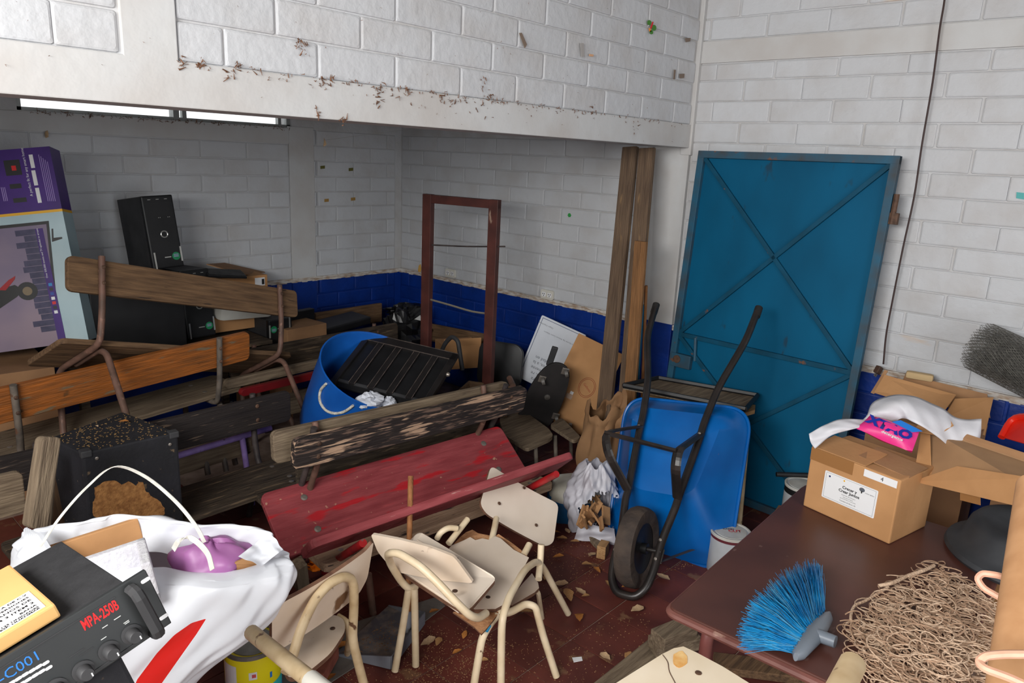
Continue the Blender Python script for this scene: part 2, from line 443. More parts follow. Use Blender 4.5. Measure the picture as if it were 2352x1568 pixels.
T_red = mat('red_painted_tube', (170, 30, 34), (120, 32, 36), scale=14, rough=.45, chips=((120, 84, 80), .64, 26, None))
T_cream = mat('cream_painted_tube', (226, 208, 178), (206, 184, 150), scale=12, rough=.4, chips=((96, 64, 44), .71, 34, None), spec=.5)
T_creamw = mat('worn_cream_tube', (210, 188, 152), (176, 150, 112), scale=14, rough=.5, chips=((96, 66, 44), .66, 24, None))
T_black = mat('black_painted_tube', (30, 28, 28), (44, 38, 36), scale=16, rough=.35, spec=.5, chips=((120, 104, 92), .74, 22, None))
M_bolt = mat('steel_bolt', (150, 142, 134), rough=.4, metal=.7)
M_rbolt = mat('rusty_bolt', (96, 70, 54), (64, 46, 36), scale=40, rough=.7)

def plank_part(name, L, Wd, t, m, parent, M, r=.025, bev=.004):
    return MB().prism(rounded(L, Wd, r), t, bev=bev).build(name, m, parent, M=M)

def bench(name, label, loc, rot, mb, ms, mt, L=1.2, wb=.15, gap=.16, ws=.28, hs=.36, lean=10, x1=.17, feet=True, straight=False, t=.024, wear=None, group='school benches heaped together'):
    root = thing(name, label, 'bench', pose(loc, rot), group)
    a = R(lean); up = Vector((0, -math.sin(a), math.cos(a))); n = Vector((0, math.cos(a), math.sin(a)))
    b0 = Vector((0, -.06, hs)) + up * gap
    # seat: outline in x,y
    Ms = Matrix(((1, 0, 0, 0), (0, 0, 1, 0), (0, -1, 0, hs), (0, 0, 0, 1)))
    plank_part('seat', L, ws, t, ms, root, Ms)
    Mb = Matrix(((1, n.x, up.x, b0.x), (0, n.y, up.y, b0.y), (0, n.z, up.z, b0.z), (0, 0, 0, 1)))
    bk = plank_part('backrest', L, wb, t, mb, root, Mb)
    r = .0135
    for x in (x1, L - x1):
        bt = b0 + up * (wb + .012) - n * r; bb = b0 - up * .06 - n * r
        if straight: MB().tube([(x, bt.y, bt.z), (x, b0.y - .02 - n.y * r, b0.z), (x, b0.y + straight, .02)], r, 10).build('frame_tube', mt, root, True)
        else: MB().tube([(x, bt.y, bt.z), (x, bb.y, bb.z), (x, -.045, hs - t - .01), (x, .05, hs - t - r), (x, ws - .03, hs - t - r), (x, ws + .01, hs - .06), (x, ws + .03, 0 if feet else hs - .2)], r, 10).build('frame_tube', mt, root, True)
        if feet: MB().tube([(x + .03, ws * .7, hs - t - r), (x + .03, .02, hs - t - r), (x + .03, -.03, hs - .07), (x + .03, -.10, 0)], r, 10).build('rear_leg', mt, root, True)
        for k in (.3, .75):
            p = b0 + up * (wb * k) - n * (2 * r)
            MB().lathe([(.0085, 0), (.0085, .003), (.005, .006)], 8, Matrix.Translation((x, p.y, p.z)) @ n.to_track_quat('-Z', 'Y').to_matrix().to_4x4()).build('bolt', M_rbolt, root)
            p = b0 + up * (wb * k) + n * (t)
            MB().lathe([(.010, 0), (.010, .002), (.005, .005)], 8, Matrix.Translation((x, p.y, p.z)) @ n.to_track_quat('Z', 'Y').to_matrix().to_4x4()).build('bolt', M_rbolt, root)
        for k in (.25, .75):
            MB().lathe([(.011, 0), (.011, .0015), (.006, .003)], 10, Matrix.Translation((x, ws * k, hs))).build('bolt', M_bolt, root)
    return root

M_ink = mat('black_ink', (24, 22, 24), rough=.6)
bA = bench('school_bench', 'brown wooden bench tipped forward on top of the heap, back plank highest of all', (.837, 3.043, .617), (-30.3, 14.2, 9.7), W_brown, W_brown, T_brown, 1.2, .147, .168, .283, .36, 12.7, x1=.13)
text('lettering', '53', .045, M_ink, bA.children[1], Matrix.Translation((.74, -.0012, .055)))
bB = bench('school_bench', 'orange varnished wooden bench in front of the black computers', (.559, 3.346, .068), (0, -3.1, 3.8), W_orange, W_grey, T_grey, 1.2, .151, .165, .278, .361, 10)
text('lettering', '4', .055, M_ink, bB.children[1], Matrix.Translation((.78, -.0012, .045)))
bench('school_bench', 'black flaking back plank bench with dark weathered seat beside the speaker cabinet', (1.72, 2.90, 0), (0, 0, 181.5), W_blackd, W_dark, T_dark, 1.2, .148, .148, .28, .30, 0)
bench('school_bench', 'dark weathered wooden bench standing behind the blue drum', (3.02, 3.72, 0), (0, 0, 182), W_dark, W_grey, T_brown, 1.2, .15, .14, .27, .30, 2)
# the pair standing back to back
F1 = bench('school_bench', 'black flaking painted bench in front of the blue drum, facing the camera', (2.575, 2.25, 0), (0, 0, 174.4), W_black, W_bare, T_dark, 1.2, .13, .30, .26, .20, -9, x1=.10, straight=-.30, t=.036)
F2 = bench('school_bench', 'worn grey wooden bench back to back with the black flaking bench', (1.345, 2.465, -.0), (0, 0, -6), W_grey, W_dark, T_brown, 1.2, .13, .205, .25, .30, -4, x1=.17, straight=.22, t=.032)
MB().tube([F1.matrix_basis.inverted() @ atz(846, 1318, .18), F1.matrix_basis.inverted() @ atz(857, 1410, .0)], .0135, 10).build('front_leg', T_brown, F1, True)
# open tube ends above the two backs
# red bench lying on its back
rb = thing('school_bench', 'worn red painted bench lying on its back in front of the heap', 'bench', pose((1.292, 2.284, .180), (-53.9, -2.7, -9.4)), 'school benches heaped together')
plank_part('seat', 1.2, .29, .03, W_red, rb, Matrix.Identity(4), r=.03)
a12 = R(12); e = Vector((0, -math.cos(a12), -math.sin(a12))); q = e.cross(Vector((1, 0, 0)))
b0 = Vector((0, 0, -.06)) + e * .168
Mb = Matrix(((1, q.x, e.x, b0.x), (0, q.y, e.y, b0.y), (0, q.z, e.z, b0.z), (0, 0, 0, 1)))
plank_part('backrest', 1.22, .168, .034, W_redrail, rb, Mb, r=.03, bev=.008)
sg = 1 if q.z < 0 else -1
for x in (.16, 1.06):
    u0 = b0 + e * .20 + q * sg * .045; u1 = b0 + e * -.02 + q * sg * .03
    MB().tube([(x, u0.y, u0.z), (x, u1.y, u1.z), (x, .03, -.075), (x, .05, 0), (x, .05, .27), (x, .10, .32), (x, .40, .33)], .015, 12).build('frame_tube', T_red, rb, True)
    MB().tube([(x + .03, .05, .2), (x + .03, .05, .03), (x + .03, .09, -.02), (x + .03, .36, -.06)], .015, 12).build('rear_leg', T_red, rb, True)
for x in (.16, 1.06):
    for z in (.07, .22):
        MB().lathe([(.014, 0), (.014, .002), (.007, .004)], 12, Matrix.Translation((x, 0, z)) @ Matrix.Rotation(R(90), 4, 'X')).build('bolt', M_bolt, rb)
# lilac framed bench wedged between
lb = thing('school_bench', 'lilac tube bench frame with a beige plank wedged under the black back plank', 'bench', None, 'school benches heaped together')
yl = 3.12
p0, p1 = aty(330, 1070, yl), aty(622, 982, yl)
MB().tube([p0, p1], .015, 10).build('top_rail', T_lilac, lb, True)
for u in (380, 556):
    a = aty(u, 1070 - (u - 330) * .301, yl); b = Vector((a.x + .02, a.y - .03, 0)); MB().tube([a, b], .014, 10).build('leg', T_lilac, lb, True)
d = (p1 - p0).normalized()
def board(name, a, b, w, t, m, parent, upv=(0, 0, 1), r=.02):
    """plank whose long edge runs a-b, w along upv, t thick"""
    a, b = Vector(a), Vector(b); x = (b - a).normalized(); upv = Vector(upv); z = (upv - x * upv.dot(x)).normalized(); y = z.cross(x)
    Mx = Matrix(((x.x, y.x, z.x, a.x), (x.y, y.y, z.y, a.y), (x.z, y.z, z.z, a.z), (0, 0, 0, 1)))
    return plank_part(name, (b - a).length, w, t, m, parent, Mx, r=r)
board('plank', aty(330, 1118, yl + .04), aty(580, 1040, yl + .04), .09, .022, W_grey, lb)
for (u0, v0, u1, v1) in ((470, 1048, 478, 1090), (512, 1040, 520, 1082)):
    MB().tube([aty(u0, v0, yl + .06), aty(u1, v1, yl + .03)], .014, 8).build('leg', T_grey, lb, True)
# low planks under the bench behind the drum
tag(board('wooden_plank', aty(520, 895, 3.40), aty(770, 838, 3.44), .05, .03, W_grey, None), 'greyish plank under the bench behind the drum', 'plank')
tag(board('wooden_plank', aty(555, 912, 3.34), aty(760, 862, 3.38), .04, .03, mat('red_board_paint', (120, 18, 24), (90, 16, 20), rough=.5), None), 'thin red painted plank left of the blue drum', 'plank')
# bench end at the far left with its upright board
le = thing('bench_end', 'upright worn bench end board left of the speaker cabinet', 'bench end', None)
A = aty(78, 1016, 2.30); B = aty(48, 1210, 2.25)
Ax = (A - B).normalized(); Rr = Vector((1, .25, 0)).normalized()
board('end_board', B, A + (A - B).normalized() * .02, .05, .045, W_grey, le, Rr, r=.015)
board('end_board', aty(104, 1010, 2.36), aty(88, 1215, 2.30), .04, .05, W_grey, le, Rr, r=.012)
board('leg', aty(100, 1100, 2.36), aty(128, 1230, 2.33), .035, .03, W_brown, le, Rr, r=.01)
tag(board('wooden_plank', aty(-90, 1215, 2.55), aty(62, 1175, 2.55), .14, .025, W_grey, None), 'grey seat plank at the left edge beside the bench end', 'plank')
tag(board('lilac_board', aty(98, 1130, 2.62), aty(128, 1122, 2.62), .13, .012, mat('lilac_board_paint', (128, 104, 140), (104, 86, 116), rough=.6), None, r=.004), 'small lilac board left of the speaker cabinet', 'board')
tag(board('wooden_plank', (1.52, 2.56, .22), (2.50, 2.44, .22), .24, .02, W_dark, None), 'dark plank standing on edge behind the back to back benches', 'plank')

# ------------------------------------------------------------------ left side: boxes, computers, speaker, bag, amplifier
def onplane(Mx, u, v, axis=1, k=0.0):
    """point of the plane local[axis]=k of Mx seen at pixel u,v, in local coordinates"""
    I = Mx.inverted(); o = I @ CAM; d = (I.to_3x3() @ _ray(u, v)); t = (k - o[axis]) / d[axis]
    return o + d * t
K_card = mat('brown_cardboard', (190, 142, 96), (174, 128, 84), scale=5, rough=.85, bump=.08, bscale=60)
K_card2 = mat('dull_cardboard', (164, 124, 88), (142, 106, 76), scale=5, rough=.88, bump=.1, bscale=50)
K_cardin = mat('cardboard_inside', (176, 138, 100), (160, 124, 90), scale=6, rough=.9)
K_tan = mat('yellowish_cardboard', (208, 166, 106), (194, 150, 92), scale=4, rough=.8)
K_tape = mat('brown_packing_tape', (148, 104, 62), rough=.35, spec=.5)
P_black = mat('black_plastic', (20, 20, 22), (28, 28, 30), scale=10, rough=.45)
P_blackm = mat('black_satin_metal', (30, 31, 34), (38, 38, 40), scale=8, rough=.5)
P_dark = mat('dark_grey_plastic', (44, 44, 46), (56, 56, 58), scale=10, rough=.6)
P_silver = mat('silver_plastic', (196, 196, 192), rough=.3, metal=.6)
P_white = mat('white_plastic', (214, 212, 204), (196, 192, 182), scale=6, rough=.45)
I_white = mat('white_print', (226, 226, 228), rough=.6)
I_lav = mat('lavender_print', (172, 150, 206), rough=.6)
I_green = mat('green_sticker', (20, 118, 74), (34, 140, 92), scale=30, rough=.4)
I_red = mat('red_print', (206, 26, 30), rough=.5)
I_blue = mat('blue_marker', (40, 120, 200), rough=.5)
I_yellow = mat('yellow_print', (226, 170, 34), rough=.5)

def flat(name, M, pts, m, parent, d=.0008, axis=1):
    """thin printed patch on local plane y=0, outline given as local (x,z)"""
    return MB().prism([(p[0], p[1]) for p in pts], -d, M).build(name, m, parent)
def rect(x0, z0, x1, z1): return [(x0, z0), (x1, z0), (x1, z1), (x0, z1)]
def disc(cx, cz, r, n=20, sx=1.0): return [(cx + r * sx * math.cos(2 * math.pi * k / n), cz + r * math.sin(2 * math.pi * k / n)) for k in range(n)]

# --- television carton
Mt = pose((.527, 4.10, .674), (-8.4, -7.4, -31.1))
tv = thing('television_box', 'tall purple and pale blue television carton at the left edge', 'box', Mt)
I_purple = mat('purple_carton_print', (66, 22, 122), (54, 18, 104), scale=6, rough=.5)
I_pale = mat('pale_blue_carton_print', (176, 198, 204), (160, 184, 192), scale=4, rough=.5)
w, d_, h, hy = .715, .143, .903, .620
MB().box((0, 0, 0), (w, d_, hy - .012)).build('lower_carton', I_pale, tv)
MB().box((0, 0, hy), (w, d_, h)).build('upper_carton', I_purple, tv)
MB().box((0, -.0006, hy - .012), (w + .0006, d_, hy)).build('yellow_stripe', I_yellow, tv)
def tp(u, v): p = onplane(Mt, u, v); return (p.x, p.z)
fr = MB()
c1 = tp(112, 507); c2 = tp(146, 800); l1 = (.1, c1[1] + .0); 
flat('television_picture', None, [(.1, 0), (c2[0] - .008, 0), (c2[0] - .008, c2[1]), (c1[0], c1[1]), (.1, c1[1])], P_black, tv, .002)
SCR = mat('dusk_sky_print', (116, 104, 128), (142, 124, 138), scale=3, rough=.5)
flat('screen_print', None, [(.1, 0), (c2[0] - .022, 0), (c2[0] - .018, c2[1]), (c1[0] - .012, c1[1] - .014), (.1, c1[1] - .014)], SCR, tv, .0026)
I_city = mat('city_print', (66, 62, 92), (48, 46, 76), scale=26, rough=.5)
px0 = c1[0] - .012
for k in range(17):
    z1_ = c1[1] - .03 - k * .028; dep = random.Random(k).uniform(.05, .095)
    flat('city_building', None, rect(px0 - .045 - dep, z1_ - .026, px0 - .045, z1_), I_city, tv, .003)
flat('menu_strip', None, [(px0 - .05, 0), (px0 - .018, 0), (px0 - .018, c1[1] - .03), (px0 - .05, c1[1] - .03)], I_purple, tv, .0034)
for k, mm in enumerate((mat('app_blue', (40, 130, 190), rough=.5), P_black, mat('app_navy', (40, 70, 150), rough=.5), I_white, mat('app_red', (200, 30, 40), rough=.5), P_black, I_white)):
    z = tp(100, 655)[1] - k * .0215; flat('app_icon', None, rect(px0 - .042, z - .007, px0 - .027, z + .007), mm, tv, .004)
text('slogan', 'Over 500,000 movies and TV episodes to stream', .0115, I_white, tv, Matrix.Translation((px0 - .038, -.004, tp(95, 640)[1])) @ Matrix.Rotation(R(-90), 4, 'Y') @ Matrix.Translation((0, 0, 0)))
bx, bz = tp(66, 668)
flat('motorcycle_wheel', None, disc(bx - .004, bz, .042, 24), P_black, tv, .0036)
flat('motorcycle_rim', None, disc(bx - .004, bz, .02, 18), mat('rim_print', (120, 104, 80), rough=.5), tv, .0042)
flat('motorcycle_body', None, [(bx - .14, bz - .07), (bx - .05, bz - .02), (bx - .02, bz + .01), (bx - .05, bz + .035), (bx - .14, bz + .02)], P_black, tv, .0038)
flat('motorcycle_tank', None, [(bx - .09, bz + .015), (bx - .045, bz + .06), (bx - .04, bz + .075), (bx - .07, bz + .06), (bx - .12, bz + .02)], mat('motorcycle_red', (150, 24, 30), rough=.5), tv, .0044)
for (u, v) in ((122, 540), (140, 775)):
    a = tp(u, v)
    flat('stand_print', None, [(a[0] - .01, a[1] - .03), (a[0] + .035, a[1] - .02), (a[0] + .035, a[1] - .012), (a[0], a[1] - .012), (a[0] + .006, a[1] + .03), (a[0] - .001, a[1] + .03)], P_black, tv, .001)
a = tp(68, 445); text('slogan', 'A perfect fit for any smart home', .0165, I_white, tv, Matrix.Translation((a[0] + .012, -.001, a[1] - .012)) @ Matrix.Rotation(R(-90), 4, 'Y'))
for (u0, v0, u1, v1) in ((70, 354, 84, 386), (77, 390, 91, 426), (85, 430, 100, 466)):
    p, q_ = tp((u0 + u1) / 2 - 5, v1), tp((u0 + u1) / 2 + 6, v0); flat('badge', None, rect(p[0], p[1], p[0] + .016, q_[1]), I_white, tv, .001)
for k in range(5):
    a, b = tp(88 + k * 5, 355 + k * 4), tp(110 + k * 4, 462)
    flat('small_print', None, rect(a[0], b[1], a[0] + .0022, a[1]), I_lav, tv, .001)
for k in range(3):
    a, b = tp(2 + k * 4, 430), tp(10, 462); flat('small_print', None, rect(a[0], b[1], a[0] + .0025, a[1]), I_lav, tv, .001)
for (u0, v0, u1, v1) in ((15, 366, 44, 404), (24, 421, 48, 434), (32, 453, 60, 466)):
    a, b = tp(u0, v1), tp(u1, v0); flat('remote_print', None, rect(a[0], a[1], b[0], b[1]), P_black, tv, .001)
a, b = tp(28, 392), tp(36, 380); flat('remote_button', None, rect(a[0], a[1], b[0], b[1]), I_red, tv, .0016)
# carton under it
cb = thing('cardboard_box', 'brown cardboard box under the purple television carton', 'box', pose((.20, 3.78, 0), (0, 0, -4)))
MB().box((0, 0, 0), (.78, .6, .665), bev=.004).build('carton', K_card2, cb)
MB().box((.30, -.002, 0), (.37, .602, .666)).build('tape', K_tape, cb)

# --- computers
def tower(label, loc, rot, upside=False):
    root = thing('computer_tower', label, 'computer', pose(loc, rot), 'black computer towers on the desk')
    w, d, h = .161, .356, .388
    MB().box((0, -d + .03, 0), (w, 0, h), bev=.004).build('case', P_dark, root)
    MB().box((-.002, -d, 0), (w + .002, -d + .032, h + .001), bev=.008).build('front_panel', P_black, root)
    F = Matrix.Translation((0, -d, 0))
    MB().tube([(w * .53 + .017 * math.cos(t), -d - .002, h * .47 + .017 * math.sin(t)) for t in [2 * math.pi * k / 24 for k in range(24)]], .0032, 6, closed=True, smooth=0).build('power_button', P_silver, root, True)
    flat('sticker', F, disc(w * .80, h * .155, .0215, 22), I_green, root, .001)
    for k in range(3): flat('sticker_line', F, rect(w * .80 - .013, h * .155 + .008 - k * .006, w * .80 + .013, h * .155 + .0105 - k * .006), mat('sticker_pale', (120, 196, 170), rough=.5) if False else I_lav, root, .0014)
    flat('badge', F, rect(w * .42, h * .145, w * .63, h * .158), P_silver, root, .001)
    MB().box((.012, -d - .003, 0), (.02, -d + .005, .09)).build('side_flash', P_silver, root)
    MB().box((w - .008, -d - .003, .03), (w, -d + .005, .11)).build('side_flash', P_silver, root)
    for k in range(3): flat('drive_mark', F, rect(.03 + k * .043, h * .945, .045 + k * .043, h * .952), P_silver, root, .001)
    flat('drive_slot', F, rect(.01, h * .895, w - .01, h * .90), P_blackm, root, .0012)
    for k in range(4): MB().lathe([(.002, 0), (.002, .001)], 8, F @ Matrix.Translation((.07 + (k % 2) * .009 + (k // 2) * .05, -.001, h * .70)) @ Matrix.Rotation(R(90), 4, 'X')).build('port', P_silver, root)
    for k in range(26): MB().box((-.0015, -.30 + .19, .07 + k * .009), (.0005, -.30 + .28, .074 + k * .009)).build('vent_slot', P_black, root)
    return root
t1 = tower('black computer tower standing tallest with silver ring button', (1.580, 4.389, .983), (-7, -3.1, -.3))
sh = aty(404, 618, 4.02) - aty(322, 451, 4.02)
t2 = tower('black computer tower behind the brown back plank, ring and green sticker showing below it', Vector((1.580, 4.389, .983)) + sh, (-4, -2, -.3))
t3 = tower('black computer tower turned upside down behind the orange bench', (2.345, 4.36, .67), (0, 180, 4))
tag(MB().box((0, 0, 0), (.2, .36, .28), bev=.004).build('cardboard_box', K_card2, None, M=pose((2.17, 4.02, 0), (0, 0, 0))), 'low cardboard box under the upside down computer tower', 'box')
t4 = tower('black computer tower lying with its side panel toward the camera under the tallest tower', (1.36, 4.40, .585), (0, 0, 0))
t5 = tower('black computer tower at the left end of the row beside the television carton', (1.17, 4.42, .585), (0, 0, 0))
tag(MB().box((0, 0, 0), (.46, .13, .395), bev=.006).build('monitor_case', P_black, None, M=pose((1.20, 3.88, .585))), 'large black monitor case below the brown back plank', 'monitor')
dk = thing('computer_desk', 'dark desk carrying the black computer towers', 'desk', pose((1.10, 3.87, 0)))
MB().box((0, 0, .56), (1.06, .60, .583), bev=.003).build('desk_top', W_dark, dk)
for x in (.02, 1.0):
    for y in (.02, .54): MB().box((x, y, 0), (x + .04, y + .04, .56)).build('leg', W_dark, dk)
# carton with a keyboard, printer hood, small cartons
kb = thing('cardboard_box', 'cardboard box with white label below the back window', 'box', None)
a, b = aty(548, 690, 4.16), aty(612, 626, 4.16)
MB().box((a.x - .20, 4.15, .60), (b.x, 4.42, b.z - .01), bev=.004).build('carton', K_card, kb)
fp = [aty(474, 606, 4.20), aty(516, 603, 4.40), aty(609, 624, 4.36), aty(562, 630, 4.16)]
vs = [tuple(p) for p in fp] + [tuple(p - Vector((0, 0, .005))) for p in fp]
MB().add(vs, [(0, 1, 2, 3), (7, 6, 5, 4), (0, 4, 5, 1), (1, 5, 6, 2), (2, 6, 7, 3), (3, 7, 4, 0)]).build('flap', K_card2, kb)
flat('label', Matrix.Translation((b.x - .085, 4.149, b.z - .075)), rect(0, 0, .065, .05), I_white, kb, .001)
flat('label_mark', Matrix.Translation((b.x - .04, 4.148, b.z - .068)), rect(0, 0, .016, .034), P_black, kb, .0012)
kbd = thing('keyboard', 'black keyboard lying on the cardboard box below the window', 'keyboard', pose(aty(478, 637, 4.02), (12, 6, -8)))
MB().box((0, 0, 0), (.22, .10, .014), bev=.003).build('body', P_black, kbd)
for r_ in range(4): MB().box((.008, .012 + r_ * .024, .014), (.212, .030 + r_ * .024, .019)).build('key_row', P_dark, kbd)
pr = MB(); pr.box((0, 0, 0), (.36, .12, .14), bev=.03)
tag(pr.build('printer', P_white, None, True, M=pose(aty(505, 752, 4.02) + Vector((0, 0, .03)), (12, 4, 6))), 'white rounded printer below the brown back plank', 'printer')
tag(MB().box((0, 0, 0), (.30, .05, .22), bev=.006).build('monitor', P_black, None, M=pose(aty(640, 800, 4.15), (0, 0, 8))), 'black flat monitor at the blue wall beside the brown back plank', 'monitor')
tag(MB().box((0, 0, 0), (.30, .3, .2), bev=.004).build('cardboard_box', K_card2, None, M=pose(aty(662, 830, 3.95), (0, 0, 5))), 'low cardboard box behind the dark weathered bench', 'box')
tag(MB().box((0, 0, 0), (.58, .03, .14), bev=.004).build('wooden_board', W_brown, None, M=pose(aty(726, 765, 4.28), (0, 0, 2))), 'brown board standing against the blue back wall', 'board')
tag(MB().box((0, 0, 0), (.42, .2, .05), bev=.01).build('flat_black_box', P_black, None, M=pose(aty(740, 775, 4.0), (3, -4, 5))), 'flat black box behind the dark weathered bench', 'box')

# --- speaker cabinet
zt = .67; zb_ = .303
tops = [atz(188, 1040, zt), atz(408, 992, zt), atz(281, 945, zt), atz(113, 1005, zt)]
sp = thing('speaker_cabinet', 'worn black speaker cabinet with a patch of bare chipboard', 'speaker', Matrix.Translation(tops[0] - Vector((0, 0, zt - zb_))))
rel = [p - tops[0] for p in tops]
bm = bmesh.new()
vb = [bm.verts.new((p.x, p.y, 0)) for p in rel]; vt = [bm.verts.new((p.x, p.y, zt - zb_)) for p in rel]
bm.faces.new(vb[::-1]); bm.faces.new(vt)
for i in range(4): bm.faces.new((vb[i], vb[(i + 1) % 4], vt[(i + 1) % 4], vt[i]))
bmesh.ops.recalc_face_normals(bm, faces=bm.faces[:])
bmesh.ops.bevel(bm, geom=bm.edges[:], offset=.008, segments=2, profile=.6, affect='EDGES')
M_spk = mat('worn_black_cabinet', (30, 30, 36), (22, 22, 26), scale=8, rough=.75, bump=.2, bscale=60, chips=[((150, 132, 112), .735, 48, None), ((96, 80, 62), .68, 30, None)])
MB().bm(bm).build('cabinet', M_spk, sp)
fx = rel[1].normalized(); fn = fx.cross(Vector((0, 0, 1)))
Msf = Matrix(((fx.x, -fn.x, 0, 0), (fx.y, -fn.y, 0, 0), (fx.z, -fn.z, 1, 0), (0, 0, 0, 1)))
Mw = sp.matrix_world @ Msf
def spx(u, v): p = onplane(Matrix.Translation(tops[0] - Vector((0, 0, zt - zb_))) @ Msf, u, v); return (p.x, p.z)
chip = [(217, 1120), (228, 1113), (240, 1105), (262, 1103), (280, 1112), (296, 1106), (314, 1115), (318, 1105), (327, 1106), (332, 1124), (345, 1136), (362, 1146), (379, 1168), (376, 1182), (350, 1196), (320, 1202), (318, 1192), (305, 1184), (294, 1195), (290, 1206), (250, 1206), (214, 1184), (212, 1160), (218, 1142)]
rag = []
for i, pnt in enumerate(chip):
    q2 = chip[(i + 1) % len(chip)]
    for k in range(3): rag.append((pnt[0] + (q2[0] - pnt[0]) * k / 3 + random.uniform(-1.5, 1.5), pnt[1] + (q2[1] - pnt[1]) * k / 3 + random.uniform(-1.5, 1.5)))
M_chip = mat('bare_chipboard', (176, 126, 74), (140, 94, 52), scale=60, rough=.9, bump=.4, bscale=90)
flat('bare_patch', Msf, [spx(*p) for p in rag], M_chip, sp, .001)
for (u, v) in ((222, 1052), (390, 1020)):
    x, z = spx(u, v); MB().lathe([(.006, 0), (.006, .002), (.003, .003)], 10, Msf @ Matrix.Translation((x, -.001, z)) @ Matrix.Rotation(R(90), 4, 'X')).build('screw', M_bolt, sp)
for (p, k) in ((rel[0], 0), (rel[1], 1)):
    MB().box((-.03 if k else -.004, -.004, -.02), (.004 if k else .03, .03, .004), Matrix.Translation((p.x, p.y, zt - zb_)) @ Msf.to_3x3().to_4x4(), bev=.004).build('corner_cap', P_dark, sp)
cr = MB()
for k in range(300):
    s_, t_ = random.random(), random.random()
    p = (rel[0] * (1 - s_) + rel[1] * s_) * (1 - t_) + (rel[3] * (1 - s_) + rel[2] * s_) * t_
    l = random.uniform(.0008, .004); an = random.uniform(0, 6.28)
    cr.box((-l, -.0012, 0), (l, .0012, .0014), Matrix.Translation((p.x, p.y, zt - zb_ + .0006)) @ Matrix.Rotation(an, 4, 'Z'))
tag(cr.build('wood_crumbs', mat('pale_crumbs', (150, 118, 74), (104, 82, 54), scale=40, rough=.9), sp), kind='stuff')

# --- packed white bag
def ring_pts(L, F, Rr, B, n=72):
    out = []
    for k in range(n):
        a = 2 * math.pi * k / n
        c, s = math.cos(a), math.sin(a)
        cx = (Rr if c > 0 else L); cy = (F if s > 0 else B); ce = (L + Rr) * .5
        ex = .95
        out.append(ce + (cx - ce) * (abs(c) ** ex) + (cy - ce) * (abs(s) ** ex))
    return out
lev = [
 (atz(58, 1248, .66), atz(430, 1306, .62), atz(650, 1256, .64), atz(330, 1186, .69)),
 (atz(36, 1290, .60), atz(430, 1345, .61), atz(662, 1290, .59), atz(330, 1215, .60)),
 (atz(30, 1350, .52), atz(420, 1410, .55), atz(645, 1335, .52), atz(330, 1255, .50)),
 (atz(40, 1420, .42), atz(395, 1480, .48), atz(590, 1410, .43), atz(330, 1300, .40)),
 (atz(60, 1490, .30), atz(350, 1550, .40), atz(500, 1475, .36), atz(320, 1360, .28)),
 (atz(90, 1560, .18), atz(310, 1620, .30), atz(410, 1560, .26), atz(300, 1440, .16)),
 (atz(120, 1600, .06), atz(280, 1700, .12), atz(350, 1640, .12), atz(290, 1500, .06))]
NR = 280
rings = [ring_pts(*q, n=NR) for q in lev]
inner = [[p.lerp((rings[0][0] + rings[0][NR // 2]) * .5, .10) + Vector((0, 0, -.03)) for p in rings[0]], [p.lerp((rings[0][0] + rings[0][NR // 2]) * .5, .14) + Vector((0, 0, -.10)) for p in rings[0]]]
allr = inner[::-1] + rings
vs, fs, NL = [], [], (len(allr) - 1) * 26
rs = random.Random(3)
ph = [rs.uniform(0, 6.28) for _ in range(12)]
for j in range(NL + 1):
    t = j / 26; i = min(int(t), len(allr) - 2); f_ = t - i
    cen = sum(allr[i], Vector()) / NR
    for k in range(NR):
        q0 = allr[max(i - 1, 0)][k]; q1 = allr[i][k]; q2_ = allr[i + 1][k]; q3 = allr[min(i + 2, len(allr) - 1)][k]
        p = .5 * ((2 * q1) + (q2_ - q0) * f_ + (2 * q0 - 5 * q1 + 4 * q2_ - q3) * f_ ** 2 + (3 * q1 - q0 - 3 * q2_ + q3) * f_ ** 3)
        a = 2 * math.pi * k / NR
        wv = .006 * math.sin(3 * a + 1.1 * t + ph[0]) + .005 * math.sin(7 * a - 1.7 * t + ph[1]) + .004 * math.sin(13 * a + 2.3 * t + ph[2]) + .003 * math.sin(23 * a - 3.1 * t + ph[3])
        if 1.5 < t < 2.6: wv *= 1.6
        nrm = (p - cen); nrm.z = 0
        p = p + nrm.normalized() * wv + Vector((0, 0, .008 * math.sin(5 * a + ph[4]) * (1 if t < 3 else .3)))
        vs.append(tuple(p))
for j in range(NL):
    for k in range(NR): fs.append((j * NR + k, j * NR + (k + 1) % NR, (j + 1) * NR + (k + 1) % NR, (j + 1) * NR + k))
bag = MB(); 
def inpoly(x, y, P):
    c = False
    for i in range(len(P)):
        (x0, y0), (x1, y1) = P[i - 1], P[i]
        if (y0 > y) != (y1 > y) and x < (x1 - x0) * (y - y0) / (y1 - y0) + x0: c = not c
    return c
def pix(p): d = Vector(p) - CAM; z = d.dot(FW); return 1176 + 1679.17 * d.dot(RT) / z, 784 + 1679.17 * d.dot(DN) / z
stripe = [(474, 1420), (440, 1430), (400, 1458), (360, 1500), (315, 1560), (250, 1720), (330, 1720), (372, 1568), (420, 1500), (452, 1455)]
bag.add(vs, fs)
def sdist(x, y, P):
    d = 1e9
    for i in range(len(P)):
        (x0, y0), (x1, y1) = P[i - 1], P[i]; dx, dy = x1 - x0, y1 - y0
        t = max(0, min(1, ((x - x0) * dx + (y - y0) * dy) / (dx * dx + dy * dy + 1e-9))); d = min(d, math.hypot(x - x0 - t * dx, y - y0 - t * dy))
    return d if inpoly(x, y, P) else -d
M_bag = thin('white_plastic_film', (228, 231, 238), .10, .38, bump=.25, bscale=9)
